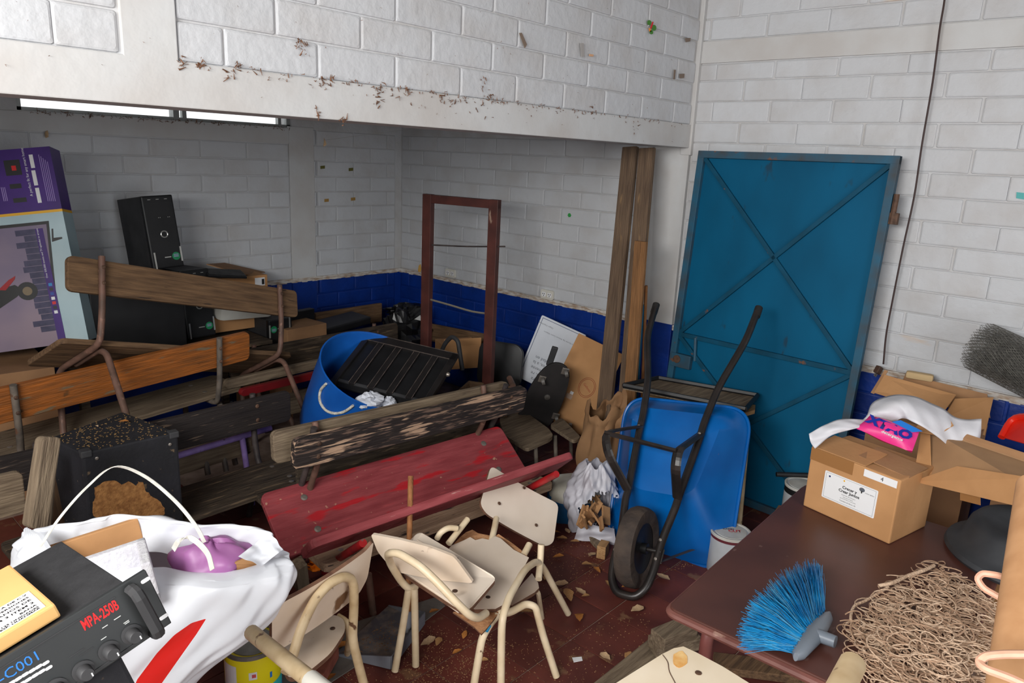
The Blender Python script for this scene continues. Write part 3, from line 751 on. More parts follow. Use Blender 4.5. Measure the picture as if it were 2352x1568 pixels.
bg_ = thing('plastic_bag', 'large full white plastic bag with a red stripe', 'bag', Matrix.Translation((.55, 1.5, .06)))
o = bag.build('bag_film', M_bag, bg_, True); o.matrix_parent_inverse = bg_.matrix_world.inverted()
# the printed red stripe is a mask stored on the film itself
at_ = o.data.attributes.new('print', 'FLOAT', 'POINT'); at_.data.foreach_set('value', [sdist(*pix(v), stripe) for v in vs])
Mst = M_bag.copy(); Mst.name = 'white_film_with_red_print'; nt = Mst.node_tree; an = nt.nodes.new('ShaderNodeAttribute'); an.attribute_name = 'print'
gt = nt.nodes.new('ShaderNodeMath'); gt.operation = 'GREATER_THAN'; gt.inputs[1].default_value = 0; nt.links.new(an.outputs['Fac'], gt.inputs[0])
for sock in (nt.nodes['Principled BSDF'].inputs['Base Color'], [n for n in nt.nodes if n.type == 'BSDF_TRANSLUCENT'][0].inputs[0]):
    mx = nt.nodes.new('ShaderNodeMix'); mx.data_type = 'RGBA'; mx.inputs[6].default_value = sock.default_value; mx.inputs[7].default_value = lin((214, 30, 24)); nt.links.new(gt.outputs[0], mx.inputs[0]); nt.links.new(mx.outputs[2], sock)
o.data.materials[0] = Mst
# twisted handle at the left of the rim
hd = MB()
k0 = atz(75, 1232, .70)
for k in range(7):
    hd.tube(catmull([atz(60 + k * 4, 1215 + k * 2, .71), atz(66 + k * 5, 1240, .70), atz(72 + k * 9, 1285 + k * 2, .66)], 5), [.006, .010, .013], 6, smooth=0)
o = hd.build('handle', M_bag, bg_, True); o.matrix_parent_inverse = bg_.matrix_world.inverted()
# torn fold at the right of the rim
def quadsheet(P, nu, nv, amp, seed):
    r_ = random.Random(seed); A, B, C_, D = [Vector(p) for p in P]; m = MB(); phs = [r_.uniform(0, 6) for _ in range(4)]
    n = (B - A).cross(D - A).normalized()
    m.grid(lambda s, t: (A * (1 - s) + B * s) * (1 - t) + (D * (1 - s) + C_ * s) * t + n * amp * (math.sin(6 * s + phs[0] + 3 * t) + .6 * math.sin(11 * t + phs[1] - 5 * s) + .4 * math.sin(17 * s + phs[2])), nu, nv)
    return m
o = quadsheet([atz(545, 1280, .67), atz(618, 1222, .70), atz(650, 1262, .66), atz(600, 1300, .64)], 16, 12, .006, 5).build('torn_fold', M_bag, bg_, True); o.matrix_parent_inverse = bg_.matrix_world.inverted()
# what sticks out of it
st = thing('styrofoam_packing', 'white styrofoam packing frame sticking out of the white bag', 'styrofoam', None)
M_foam = mat('white_styrofoam', (214, 214, 218), (200, 198, 206), scale=50, rough=.85, bump=.3, bscale=120)
zf = .70
P1, P2, P3 = atz(200, 1276, zf - .02), atz(332, 1232, zf), atz(345, 1315, zf + .01)
x = (P2 - P1).normalized(); y = (P3 - P2); y = (y - x * y.dot(x)).normalized(); z = x.cross(y); 
if z.z < 0: z = -z
Ms = Matrix(((x.x, y.x, z.x, P2.x), (x.y, y.y, z.y, P2.y), (x.z, y.z, z.z, P2.z), (0, 0, 0, 1)))
fo = MB(); Lf = .30
for (a_, b_) in (((-Lf, 0, -.11), (0, .022, 0)), ((-.022, 0, -.11), (.0, .15, 0)), ((-Lf, 0, -.11), (0, .15, -.085))): fo.box(a_, b_, Ms, bev=.004)
fo.build('foam_frame', M_foam, st)
o = tag(MB().box((-.02, 0, -.16), (.20, .015, 0), bev=.003).build('cardboard_piece', K_card, None, M=Matrix(((x.x, y.x, z.x, 0), (x.y, y.y, z.y, 0), (x.z, y.z, z.z, 0), (0, 0, 0, 1)))), 'piece of brown cardboard sticking out of the white bag', 'cardboard')
o.matrix_world = Matrix.Translation(atz(125, 1247, .66)) @ Matrix(((x.x, y.x, z.x, 0), (x.y, y.y, z.y, 0), (x.z, y.z, z.z, 0), (0, 0, 0, 1)))
M_pink = thin('pink_plastic_film', (190, 124, 186), .3, .4, bump=.4, bscale=10)
pk = MB(); pc = atz(490, 1290, .60)
def pinkf(s, t):
    a = 2 * math.pi * s; b = math.pi * t; r_ = 1 + .10 * math.sin(3 * a + 4 * b) + .06 * math.sin(7 * a - 3 * b)
    return pc + RT * .115 * r_ * math.cos(a) * math.sin(b) + Vector((-RT.y, RT.x, 0)) * .07 * r_ * math.sin(a) * math.sin(b) + Vector((0, 0, .062 * math.cos(b) * r_))
pk.grid(pinkf, 40, 20, closed=True); tag(pk.build('pink_plastic_bag', M_pink, None, True), 'crumpled pink plastic bag inside the white bag', 'bag')
tag(board('cardboard_piece', atz(545, 1330, .58), atz(612, 1298, .60), .05, .004, K_card, None, r=.003), 'brown cardboard corner at the right rim of the white bag', 'cardboard')
# packing straps
def band(name, pts, w, t, m, parent=None, wdir=None):
    P = catmull(pts, 8); vs, fs = [], []
    for i, p in enumerate(P):
        a = P[max(i - 1, 0)]; b = P[min(i + 1, len(P) - 1)]; tg = (b - a).normalized()
        wd = Vector(wdir[0]).lerp(Vector(wdir[1]), i / (len(P) - 1)); wd = (wd - tg * wd.dot(tg)).normalized(); nn = tg.cross(wd)
        for q in (wd * w + nn * t, -wd * w + nn * t, -wd * w - nn * t, wd * w - nn * t): vs.append(tuple(p + q))
    for i in range(len(P) - 1):
        for k in range(4): fs.append((i * 4 + k, i * 4 + (k + 1) % 4, i * 4 + 4 + (k + 1) % 4, i * 4 + 4 + k))
    fs += [(3, 2, 1, 0), tuple(len(P) * 4 - 4 + k for k in range(4))]
    return MB().add(vs, fs).build(name, m, parent)
M_strap = mat('white_strap', (224, 222, 214), (206, 204, 196), scale=60, rough=.45)
ys = 1.86
tag(band('packing_strap', [aty(92, 1255, ys), aty(140, 1185, ys), aty(200, 1118, ys), aty(262, 1072, ys), aty(330, 1092, ys - .02), aty(400, 1148, ys - .05), aty(448, 1205, ys - .08), aty(470, 1245, ys - .1)], .0055, .0008, M_strap, None, ((.25, -1, .3), (.55, -.5, .55))), 'white packing strap arching up in front of the speaker cabinet', 'strap')
tag(band('packing_strap', [atz(398, 1262, .70), atz(412, 1242, .73), atz(440, 1236, .74), atz(475, 1268, .73), atz(488, 1308, .70)], .007, .0008, M_strap, None, ((.3, -1, .3), (.5, -.5, .6))), 'small white strap loop over the pink bag', 'strap')

# --- amplifier, its carton and the grille box under it
Ma = pose((-.070, 1.036, .848), (-11.5, -14.2, 2.5))
am = thing('amplifier', 'black rack amplifier with red lettering at the lower left', 'amplifier', Ma)
M_amp = mat('black_powder_coat', (46, 46, 48), (38, 38, 40), scale=30, rough=.6, bump=.12, bscale=120)
M_face = mat('black_face_plate', (34, 36, 37), (40, 42, 43), scale=8, rough=.45)
MB().box((.028, .004, .004), (.452, .33, .095), bev=.002).build('case', M_amp, am)
MB().box((0, -.005, 0), (.482, .004, .1), bev=.0015).build('face_plate', M_face, am)
MB().box((0, -.0062, .006), (.43, -.004, .0075)).build('edge_line', P_dark, am)
MB().box((0, -.0062, .0885), (.43, -.004, .090)).build('edge_line', P_dark, am)
Mfp = Matrix.Translation((0, -.005, 0))
def ax(u, v): p = onplane(Ma @ Mfp, u, v); return (p.x, p.z)
for (u, v) in ((334, 1332), (376, 1416)):
    x, z = ax(u, v); flat('rack_slot', Mfp, [(x + a_, z + b_) for a_, b_ in rounded(.014, .006, .0029, 3, -.007, -.003)], I_white, am, .0008)
for (u, v) in ((302, 1455), (250, 1493), (191, 1539), (130, 1580)):
    x, z = ax(u, v); kn = MB()
    kn.lathe([(.0150, 0), (.0150, .003), (.0105, .004), (.0098, .019), (.0085, .021)], 20, Mfp @ Matrix.Translation((x, 0, z)) @ Matrix.Rotation(R(90), 4, 'X'))
    k = kn.build('knob', P_dark, am, True)
    flat('knob_mark', Mfp @ Matrix.Translation((0, -.0212, 0)), rect(x + .004, z - .006, x + .0058, z - .0005), I_white, k, .0006)
a, b = ax(299, 1350), ax(354, 1450)
MB().tube([(a[0], -.003, a[1]), (a[0], -.032, a[1]), (b[0], -.032, b[1]), (b[0], -.003, b[1])], .0075, 8, smooth=2, flat=(1.25, .8)).build('handle', P_dark, am)
a, b = ax(194, 1449), ax(285, 1384)
text('model_lettering', 'MPA-250B', .0235, I_red, am, Mfp @ Matrix.Translation((a[0], -.0006, a[1] + .001)), bold=.0006, sx=(b[0] - a[0]) / .118)
a = ax(6, 1560); text('handwriting', '-C001', .021, I_blue, am, Mfp @ Matrix.Translation((a[0] - .004, -.0006, a[1] - .004)), sx=1.0)
for r_, lst in enumerate((((105, 1522), (89, 1530), (74, 1539), (58, 1548), (42, 1558), (27, 1567)), ((112, 1533), (96, 1541), (81, 1550), (65, 1560), (50, 1569)))):
    for (u, v) in lst:
        x, z = ax(u, v); flat('vent_mark', Mfp, [(x + a_, z + b_) for a_, b_ in rounded(.0095, .0042, .002, 2, -.0048, -.0021)], I_white, am, .0008)
for (u, v, l) in ((262, 1424, .010), (235, 1443, .008), (284, 1432, .008), (160, 1510, .02), (182, 1507, .02), (232, 1470, .008), (287, 1434, .007)):
    x, z = ax(u, v); flat('scale_mark', Mfp, rect(x, z, x + l, z + .0012), P_silver if l < .015 else P_dark, am, .0007)
# carton lying on it
hc = .022
cp = onplane(Ma, 126, 1386, 2, .1 + hc)
ct = thing('cardboard_box', 'tan cardboard box with a white printed label on top of the amplifier', 'box', Ma @ Matrix.Translation((cp.x, cp.y, .1)))
MB().box((-.36, 0, 0), (0, .26, hc), bev=.003).build('carton', K_tan, ct)
Mlb = Matrix.Translation((0, 0, hc)) @ Matrix.Rotation(R(-90), 4, 'X')
Mct = Ma @ Matrix.Translation((cp.x, cp.y, .1)) @ Mlb
def cx_(u, v): p = onplane(Mct, u, v); return (p.x, p.z)
MB().box((-.22, .010, hc), (-.010, .098, hc + .0008)).build('label', I_white, ct)
for i, (sz, y_, s_) in enumerate(((.0085, .086, 'IMPLEX S.A DE C.V'), (.0085, .0725, 'INVERSIONES'), (.0105, .058, 'AMERICANOS DE'), (.0105, .043, 'ANIMALES DE MI TIERRA LA 4 3 ITEM 2'), (.0085, .029, 'BANA'), (.0075, .0185, 'CANTIDAD: 125 UNIDADES'), (.0075, .0115, 'PESO: 8.2 KG  RESP: LILIANMAR'))):
    text('label_lettering', s_, sz, M_ink, ct, Matrix(((1, 0, 0, 0), (0, 0, 1, 0), (0, -1, 0, 0), (0, 0, 0, 1))).inverted() @ Matrix.Identity(4) if False else Matrix.Translation((-.016, y_, hc + .0012)) @ Matrix.Rotation(R(-90), 4, 'X'), align='RIGHT', bold=.0002)
MB().prism(rounded(.06, .08, .012, 4, -.185, .13), -.0008, Matrix.Translation((0, 0, hc)) @ Matrix.Rotation(R(-90), 4, 'X') @ Matrix.Scale(1, 4)).build('blue_mark', mat('slate_blue_print', (70, 98, 132), rough=.6), ct)
# box with a perforated grille under the amplifier
gr = thing('grille_box', 'black box with a perforated metal grille under the amplifier', 'speaker', Ma @ Matrix.Translation((.0, .01, 0)))
MB().box((.0, 0, -.42), (.405, .30, -.004), bev=.006).build('cabinet', M_spk, gr)
MB().box((.06, -.004, -.40), (.34, .002, -.03), bev=.002).build('grille', P_dark, gr)
gh = MB()
for i in range(30):
    for j in range(16): gh.box((.068 + i * .009, -.0052, -.04 - j * .009), (.073 + i * .009, -.0035, -.035 - j * .009))
tag(gh.build('grille_holes', P_black, gr), kind='stuff')

# ------------------------------------------------------------------ middle: chairs, drum, frame, corner, wheelbarrow, door
M_lam = mat('cream_laminate', (236, 222, 206), (222, 206, 188), scale=4, rough=.35, spec=.45, chips=((120, 84, 60), .76, 26, None))
M_lamd = mat('dirty_cream_laminate', (228, 212, 194), (208, 188, 166), scale=5, rough=.45, chips=[((120, 88, 62), .64, 7, None), ((70, 48, 36), .72, 30, None)])
M_ply = mat('plywood_edge', (120, 86, 66), (92, 62, 48), scale=30, rough=.8, stretch=(1, 1, 8))
M_rawply = mat('torn_plywood', (196, 146, 104), (160, 112, 76), scale=30, rough=.9, bump=.6, bscale=50)

def curvedplate(name, w, h, r, t, bend, mat_, parent, Mx, shape=None):
    """bent plywood plate in x,z, thickness along +y, bowed by bend; laminate faces with a dark ply edge part"""
    out = shape or rounded(w, h, r, 5)
    cx = w / 2
    bm = bmesh.new()
    vs = [bm.verts.new((x, 0, z)) for x, z in out]; f = bm.faces.new(vs)
    for i in range(1, 8):
        xx = w * i / 8; bmesh.ops.bisect_plane(bm, geom=bm.verts[:] + bm.edges[:] + bm.faces[:], plane_co=(xx, 0, 0), plane_no=(1, 0, 0))
    fr = bm.faces[:]
    ext = bmesh.ops.extrude_face_region(bm, geom=fr)
    for e_ in ext['geom']:
        if isinstance(e_, bmesh.types.BMVert): e_.co.y += t
    for v in bm.verts: v.co.y += bend * (1 - ((v.co.x - cx) / cx) ** 2)
    bmesh.ops.recalc_face_normals(bm, faces=bm.faces[:])
    bm.verts.index_update()
    m = MB(); V_ = [tuple(v.co) for v in bm.verts]
    F_ = [tuple(v.index for v in f.verts) for f in bm.faces]; N_ = [f.normal.copy() for f in bm.faces]; bm.free()
    m.add(V_, F_); m.m = [0 if abs(n.y) > .7 else 1 for n in N_]
    return m.build(name, [mat_, M_ply], parent, M=Mx)
def pxplate(name, pts, zf, t, mat_, parent, edge=True):
    """horizontal-ish plate: outline from pixels with a height for each, t thick downward"""
    P = [atz(u, v, zf(i) if callable(zf) else zf) for i, (u, v) in enumerate(pts)]
    n = len(P); vs = [tuple(p) for p in P] + [tuple(p - Vector((0, 0, t))) for p in P]
    fs = [tuple(range(n)), tuple(range(2 * n - 1, n - 1, -1))] + [(i, i + n, (i + 1) % n + n, (i + 1) % n) for i in range(n)]
    bm = bmesh.new(); bv = [bm.verts.new(v) for v in vs]
    for f in fs: bm.faces.new([bv[i] for i in f])
    bmesh.ops.recalc_face_normals(bm, faces=bm.faces[:]); m = MB(); m.bm(bm)
    m.m = [0, 0] + [1] * n
    return m.build(name, [mat_, M_ply] if edge else mat_, parent)
def screws(parent, Mx, lst, off=-.001, r=.0075):
    for (u, v) in lst:
        p = onplane(Mx, u, v); MB().lathe([(r, 0), (r, .0012), (r * .45, .0018)], 10, Mx @ Matrix.Translation((p.x, off, p.z)) @ Matrix.Rotation(R(90), 4, 'X')).build('screw', M_rbolt, parent)

# --- cream chair with the torn seat
cp_ = thing('school_chair', 'cream school chair with a torn plywood seat in the middle of the floor', 'chair', None, 'cream school chairs')
kp = 1.13
Mp = pose((1.714 * kp, 1.673 * kp, 1.7 - 1.228 * kp), (-52.0, 33.2, -35.0))
tr = [(.03, .2), (.0, .17), (.0, .06), (.035, .0), (.30, .0), (.335, .03), (.34, .15), (.30, .2)]
def roundpoly(P, r, n=4):
    out = []
    for i in range(len(P)):
        a, b, c = Vector(P[i - 1]), Vector(P[i]), Vector(P[(i + 1) % len(P)])
        k = min(r, (a - b).length * .45, (c - b).length * .45)
        p, q = b + (a - b).normalized() * k, b + (c - b).normalized() * k
        for j in range(n + 1): t = j / n; s = p * (1 - t) ** 2 + b * 2 * t * (1 - t) + q * t * t; out.append((s.x, s.y))
    return out
curvedplate('backrest', .34 * kp, .2 * kp, .03, .012, .012, M_lam, cp_, Mp, roundpoly([(a * kp, b * kp) for a, b in ((.005, .195), (.0, .02), (.035, 0), (.31, 0), (.34, .03), (.335, .2))], .03))
screws(cp_, Mp, ((1148, 1155), (1205, 1119), (1233, 1205)), .004)
pxplate('seat', [(1037, 1252), (1050, 1247), (1066, 1240), (1080, 1233), (1092, 1240), (1108, 1236), (1122, 1239), (1138, 1231), (1150, 1236), (1180, 1262), (1215, 1280), (1196, 1318), (1172, 1366), (1156, 1388), (1138, 1398), (1090, 1399), (1040, 1380), (985, 1320)], .30, .012, M_lam, cp_)
pxplate('torn_layer', [(1043, 1248), (1058, 1232), (1070, 1222), (1085, 1216), (1098, 1224), (1120, 1228), (1136, 1232), (1145, 1226), (1160, 1236), (1178, 1248), (1196, 1262), (1212, 1278), (1205, 1300), (1060, 1300)], lambda i: .287 + .004 * math.sin(i * 2.1), .006, M_rawply, cp_)
pxplate('torn_layer', [(1040, 1405), (1090, 1440), (1106, 1456), (1120, 1440), (1142, 1412), (1150, 1392), (1100, 1400)], .285, .005, M_rawply, cp_)
for (u, v) in ((1121, 1371),):
    p = atz(u, v, .30); MB().lathe([(.008, 0), (.008, .0012), (.003, .002)], 10, Matrix.Translation(p)).build('screw', M_rbolt, cp_)
rt = .0122
MB().tube([atz(1305, 1409, .012), atz(1248, 1303, .25), atz(1233, 1288, .30), atz(1206, 1306, .33), atz(1168, 1373, .335), atz(1153, 1420, .31), atz(1151, 1500, .19), atz(1150, 1640, .0)], rt, 12).build('frame_tube', T_cream, cp_, True)
MB().tube([atz(1118, 1404, .275), atz(1165, 1410, .275), atz(1208, 1386, .275), atz(1230, 1392, .265), atz(1246, 1455, .16), atz(1278, 1553, .004)], rt, 12).build('frame_tube', T_cream, cp_, True)
MB().tube([atz(1141, 1413, .275), atz(1122, 1437, .265), atz(1107, 1465, .23), atz(1089, 1568, .10), atz(1078, 1650, .0)], rt, 12).build('frame_tube', T_cream, cp_, True)
MB().tube([atz(1140, 1190, .31), atz(1136, 1212, .30), atz(1128, 1245, .28)], rt, 12).build('back_post', T_cream, cp_, True)
MB().tube([atz(1243, 1250, .34), atz(1241, 1290, .28), atz(1237, 1330, .25)], rt, 12).build('back_post', T_cream, cp_, True)
MB().tube([atz(1216, 1250, .30), atz(1203, 1274, .285)], .0125, 12).build('tube_stub', T_cream, cp_, True)
p = atz(1117, 1440, .265); MB().box((-.012, -.012, -.012), (.012, .012, .012), pose(p, (20, 40, 30)), bev=.003).build('blue_tape', mat('cyan_tape', (30, 160, 214), rough=.4), cp_)
# --- second seat under it
cu_ = thing('school_chair', 'cream school chair underneath, only a seat corner showing by the right leg', 'chair', None, 'cream school chairs')
pxplate('seat', [(1165, 1386), (1200, 1340), (1222, 1316), (1236, 1338), (1238, 1350), (1228, 1360), (1176, 1390)], .20, .012, M_lamd, cu_)
MB().tube([atz(1170, 1390, .185), atz(1225, 1352, .185), atz(1236, 1360, .17), atz(1245, 1420, 0)], .009, 8).build('leg', T_cream, cu_, True)
# --- chair lying across it
cq = thing('school_chair', 'cream school chair tipped over against the torn one', 'chair', None, 'cream school chairs')
pxplate('seat', roundpoly([(963, 1219), (1142, 1327), (1080, 1398), (1060, 1404), (915, 1308), (930, 1252)], 14), lambda i: .40 - .0022 * i, .013, M_lam, cq)
A, B, C_, D = atz(851, 1226, .49), atz(1040, 1277, .47), atz(1077, 1352, .39), atz(905, 1312, .37)
x = (B - A).normalized(); z = ((A - D) - x * (A - D).dot(x)).normalized(); y = z.cross(x)
Mq = Matrix(((x.x, y.x, z.x, A.x), (x.y, y.y, z.y, A.y), (x.z, y.z, z.z, A.z), (0, 0, 0, 1)))
def lq(p): q_ = Mq.inverted() @ p; return (q_.x, q_.z)
oq = [lq(A), lq(atz(900, 1255, .49)), lq(atz(970, 1272, .485)), lq(B), lq(atz(1050, 1290, .455)), lq(C_), lq(atz(1066, 1358, .385)), lq(atz(985, 1345, .37)), lq(atz(905, 1312, .37)), lq(atz(872, 1262, .43))]
MB().prism(roundpoly(oq, .012), .012).build('backrest', M_lamd, cq, M=Mq)
MB().tube([atz(1116, 1408, .34), atz(1098, 1420, .36), atz(1079, 1413, .39), atz(1045, 1380, .44), atz(1005, 1337, .48), atz(965, 1299, .51), atz(915, 1269, .52), atz(890, 1270, .50), atz(897, 1296, .42), atz(921, 1334, .34), atz(938, 1352, .31), atz(956, 1346, .30)], rt, 12).build('frame_tube', T_cream, cq, True)
MB().tube([atz(939, 1350, .31), atz(925, 1440, .16), atz(907, 1540, .004)], rt, 12).build('leg', T_cream, cq, True)
MB().tube([atz(952, 1350, .31), atz(955, 1528, .004)], rt, 12).build('leg', T_cream, cq, True)
MB().tube([atz(1004, 1236, .33), atz(1012, 1222, .36), atz(1030, 1211, .37), atz(1050, 1213, .36)], .011, 10).build('leg', T_cream, cq, True)
MB().tube([atz(1030, 1248, .32), atz(1074, 1192, .36)], .0115, 10).build('leg', T_cream, cq, True)
for (u, v) in ((1047, 1283), (1045, 1357), (1034, 1362)):
    p = atz(u, v, .392); MB().lathe([(.009, 0), (.009, .0014), (.004, .002)], 10, Matrix.Translation(p)).build('screw', M_rbolt, cq)
# --- dirty chair seen from behind at the left
cr_ = thing('school_chair', 'dirty cream school chair seen from behind, beside the yellow paint can', 'chair', None, 'cream school chairs')
Mr = pose((.865, 1.614, .356), (14.6, -7.8, 3.9))
curvedplate('backrest', .345, .19, .03, .012, -.012, M_lamd, cr_, Mr, roundpoly([(0, 0), (.03, -.005), (.30, -.0), (.335, .04), (.35, .185), (.32, .17), (.03, .18), (.0, .155)], .02))
pxplate('seat', roundpoly([(640, 1500), (700, 1440), (765, 1410), (790, 1420), (794, 1448), (760, 1500), (705, 1545), (660, 1560)], 20), .30, .014, M_lamd, cr_)
MB().tube([aty(655, 1545, 1.50), aty(672, 1508, 1.52), aty(692, 1440, 1.54), aty(724, 1374, 1.555), aty(758, 1338, 1.56), aty(788, 1324, 1.565), aty(806, 1327, 1.57), aty(813, 1346, 1.57), aty(813, 1400, 1.58), aty(809, 1466, 1.58), aty(822, 1520, 1.56), aty(846, 1610, 1.53)], .0135, 12).build('frame_tube', T_creamw, cr_, True)
MB().tube([atz(775, 1415, .29), atz(800, 1430, .28), atz(803, 1460, .24), atz(798, 1500, .05)], .011, 10).build('leg', T_creamw, cr_, True)
p = atz(764, 1443, .301); MB().lathe([(.008, 0), (.008, .0012), (.004, .002)], 10, Matrix.Translation(p)).build('screw', M_rbolt, cr_)
r_ = lambda u, v, d: CAM + _ray(u, v).normalized() * d
ctb = thing('cream_tube', 'thick worn cream tube crossing in front of the yellow paint can', 'tube', None)
MB().tube([r_(578, 1452, 1.80), r_(726, 1572, 1.52)], .0165, 14).build('tube', T_creamw, ctb, True)
MB().tube([r_(714, 1562, 1.54), r_(760, 1600, 1.47)], .0185, 14).build('end_cap', P_white, ctb, True)
# --- yellow paint can
def can(label, loc, r, h, body, lidm, bands, handle=True):
    c = thing('paint_can', label, 'paint can', Matrix.Translation(loc))
    MB().lathe([(r * .97, 0), (r, .004), (r, h - .01), (r * .985, h - .006)], 36).build('body', body, c, True)
    MB().lathe([(r * 1.02, h - .012), (r * 1.03, h - .002), (r * 1.0, h), (r * .93, h - .001), (r * .90, h - .008), (r * .80, h - .008), (r * .78, h - .004), (0.001, h - .004)], 36).build('lid', lidm, c, True)
    for (z0, z1, m) in bands: MB().lathe([(r * 1.004, z0), (r * 1.004, z1)], 36, close=False).build('printed_band', m, c, True)
    if handle: MB().tube([(r * math.cos(t) * 1.03, -r * .15 - r * 1.0 * math.sin(t) * .9, h * .72 - .05 * math.sin(t)) for t in [math.pi * k / 14 for k in range(15)]], .0018, 6, smooth=0).build('wire_handle', P_silver, c, True)
    return c
M_can = mat('tin_lid', (150, 148, 142), (120, 116, 110), scale=16, rough=.4, metal=.5)
I_cy = mat('yellow_can_print', (240, 224, 30), rough=.4); I_cb = mat('blue_can_print', (36, 110, 190), (40, 160, 200), scale=12, rough=.4); I_ct = mat('turquoise_can_print', (60, 190, 190), rough=.4)
cy = can('yellow and blue paint can under the white bag', (.955, 1.905, 0), .085, .195, I_cy, M_can, ((.006, .045, I_cb), (.045, .075, I_ct)), False)
def oncyl(c, r, ang, z, w, h, m, nm, nseg=6):
    a0, a1 = R(ang) - w / 2 / r, R(ang) + w / 2 / r
    g = MB(); g.grid(lambda s, t: (r * 1.006 * math.cos(a0 + (a1 - a0) * s), r * 1.006 * math.sin(a0 + (a1 - a0) * s), z + h * t), nseg, 1); return g.build(nm, m, c)
oncyl(cy, .085, -172, .03, .06, .13, I_white, 'print_panel'); oncyl(cy, .085, -118, .115, .024, .026, I_white, 'print_square'); 
oncyl(cy, .085, -116, .122, .012, .012, I_red, 'print_square'); oncyl(cy, .085, -80, .100, .008, .02, I_blue, 'print_square')
MB().tube([(.0862 * math.cos(R(-116) + .011 / .085 * math.cos(t)), .0862 * math.sin(R(-116) + .011 / .085 * math.cos(t)), .088 + .011 * math.sin(t)) for t in [2 * math.pi * k / 20 for k in range(20)]], .0012, 5, closed=True, smooth=0).build('print_ring', P_black, cy)
# --- dustpan with its stick
dp = thing('dustpan', 'grey dustpan with an upright wooden stick handle', 'dustpan', None)
q0, q1, q2_, q3 = [Vector((a, b, .004)) for a, b in ((1.24, 1.88), (1.545, 1.975), (1.575, 1.80), (1.335, 1.69))]
M_dp = mat('grey_dustpan_plastic', (128, 130, 138), (104, 106, 114), scale=8, rough=.5); M_dust = mat('dusty_grey_plastic', (96, 96, 102), (150, 138, 126), scale=22, rough=.8, lo=.45, hi=.75)
def slab(P, t, up=(0, 0, 1)):
    u = Vector(up) * t; n = len(P); vs = [tuple(p) for p in P] + [tuple(Vector(p) + u) for p in P]
    return MB().add(vs, [tuple(range(n))[::-1], tuple(range(n, 2 * n))] + [(i, (i + 1) % n, (i + 1) % n + n, i + n) for i in range(n)])
slab([q3, q2_, q1, q0], .004).build('pan', M_dust, dp)
def wallq(a, b, ha, hb, name):
    nn = (b - a).cross(Vector((0, 0, 1))).normalized() * .004
    vs = [a, b, b + Vector((0, 0, hb)), a + Vector((0, 0, ha))]; vs = [tuple(v) for v in vs] + [tuple(v + nn) for v in vs]
    MB().add(vs, [(0, 1, 2, 3), (7, 6, 5, 4), (0, 4, 5, 1), (1, 5, 6, 2), (2, 6, 7, 3), (3, 7, 4, 0)]).build(name, M_dp, dp)
wallq(q0, q3, .006, .05, 'side_wall'); wallq(q3, q2_, .05, .05, 'back_wall'); wallq(q2_, q1, .05, .006, 'side_wall')
sb_ = Vector((1.475, 1.775, .03)); MB().tube([sb_, Vector((1.67, 2.0, .50))], .0105, 12).build('stick', W_stick, dp, True)
MB().lathe([(.018, 0), (.016, .05), (.013, .07)], 14, Matrix.Translation(sb_) @ (Vector((.195, .225, .47))).to_track_quat('Z', 'Y').to_matrix().to_4x4()).build('socket', M_dp, dp, True)
# --- blue drum
ax_ = Vector((.013, -.553, 1.0)).normalized()
ctr = Vector((2.085, 2.754, .676))
Q = ax_.to_track_quat('Z', 'X').to_matrix().to_4x4()
Rd, Hd = .28, .42
Md = Matrix.Translation(ctr - ax_ * Hd) @ Q
dr = thing('plastic_drum', 'blue plastic drum with a white rope handle', 'drum', Md)
M_drum = mat('blue_drum_plastic', (22, 92, 178), (16, 78, 158), scale=5, rough=.4, bump=.08, chips=((120, 120, 70), .74, 9, (1, 1, .4)))
MB().lathe([(Rd * .93, 0), (Rd * .98, .02), (Rd, .10), (Rd * 1.005, .30), (Rd, Hd - .02), (Rd * 1.01, Hd), (Rd * .985, Hd + .002), (Rd * .965, Hd - .01), (Rd * .965, .05), (Rd * .9, .015), (.001, .012)], 56).build('wall', M_drum, dr, True)
I_ = Md.inverted()
def drumpt(u, v, off=.004):
    o_ = I_ @ CAM; d_ = I_.to_3x3() @ _ray(u, v); a = d_.x ** 2 + d_.y ** 2; b = 2 * (o_.x * d_.x + o_.y * d_.y); c = o_.x ** 2 + o_.y ** 2 - (Rd + off) ** 2
    D_ = b * b - 4 * a * c; t = (-b - math.sqrt(max(D_, 0))) / (2 * a); return o_ + d_ * t
MB().tube(catmull([drumpt(u, v, .006) for u, v in ((749, 881), (737, 895), (734, 915), (740, 932), (752, 944), (770, 949), (788, 946), (802, 938), (811, 931))], 5), .0065, 8, smooth=0).build('rope_handle', mat('white_rope', (216, 212, 200), (180, 174, 160), scale=60, rough=.9, bump=.8, bscale=90), dr, True)
# --- black louvred panel in the drum
Mpn = pose((1.846, 2.806, .637), (-65.2, 6.1, -63.9))
Mpn = Matrix.Translation(CAM) @ Matrix.Scale(1.03, 4) @ Matrix.Translation(-CAM) @ Mpn
Mpn = Matrix.Translation(Mpn.translation) @ Mpn.to_quaternion().to_matrix().to_4x4()
P_pan = mat('black_panel_plastic', (24, 22, 23), (34, 31, 31), scale=9, rough=.45)
M_cpe = mat('pale_edge_highlight', (96, 84, 78), (58, 52, 50), scale=30, rough=.8)  # pale strips paint the light caught along the panel's rib and rail edges
pn = thing('louvred_panel', 'black ribbed plastic panel sticking out of the blue drum', 'panel', Mpn)
MB().box((0, .004, 0), (.507, .016, .398), bev=.002).build('backing', P_black, pn)
fm = P_black
for (a, b) in (((0, -.012, 0), (.03, .014, .398)), ((.477, -.012, 0), (.507, .014, .398)), ((0, -.012, .345), (.507, .014, .398))): MB().box(a, b, bev=.003).build('rail', P_pan, pn)
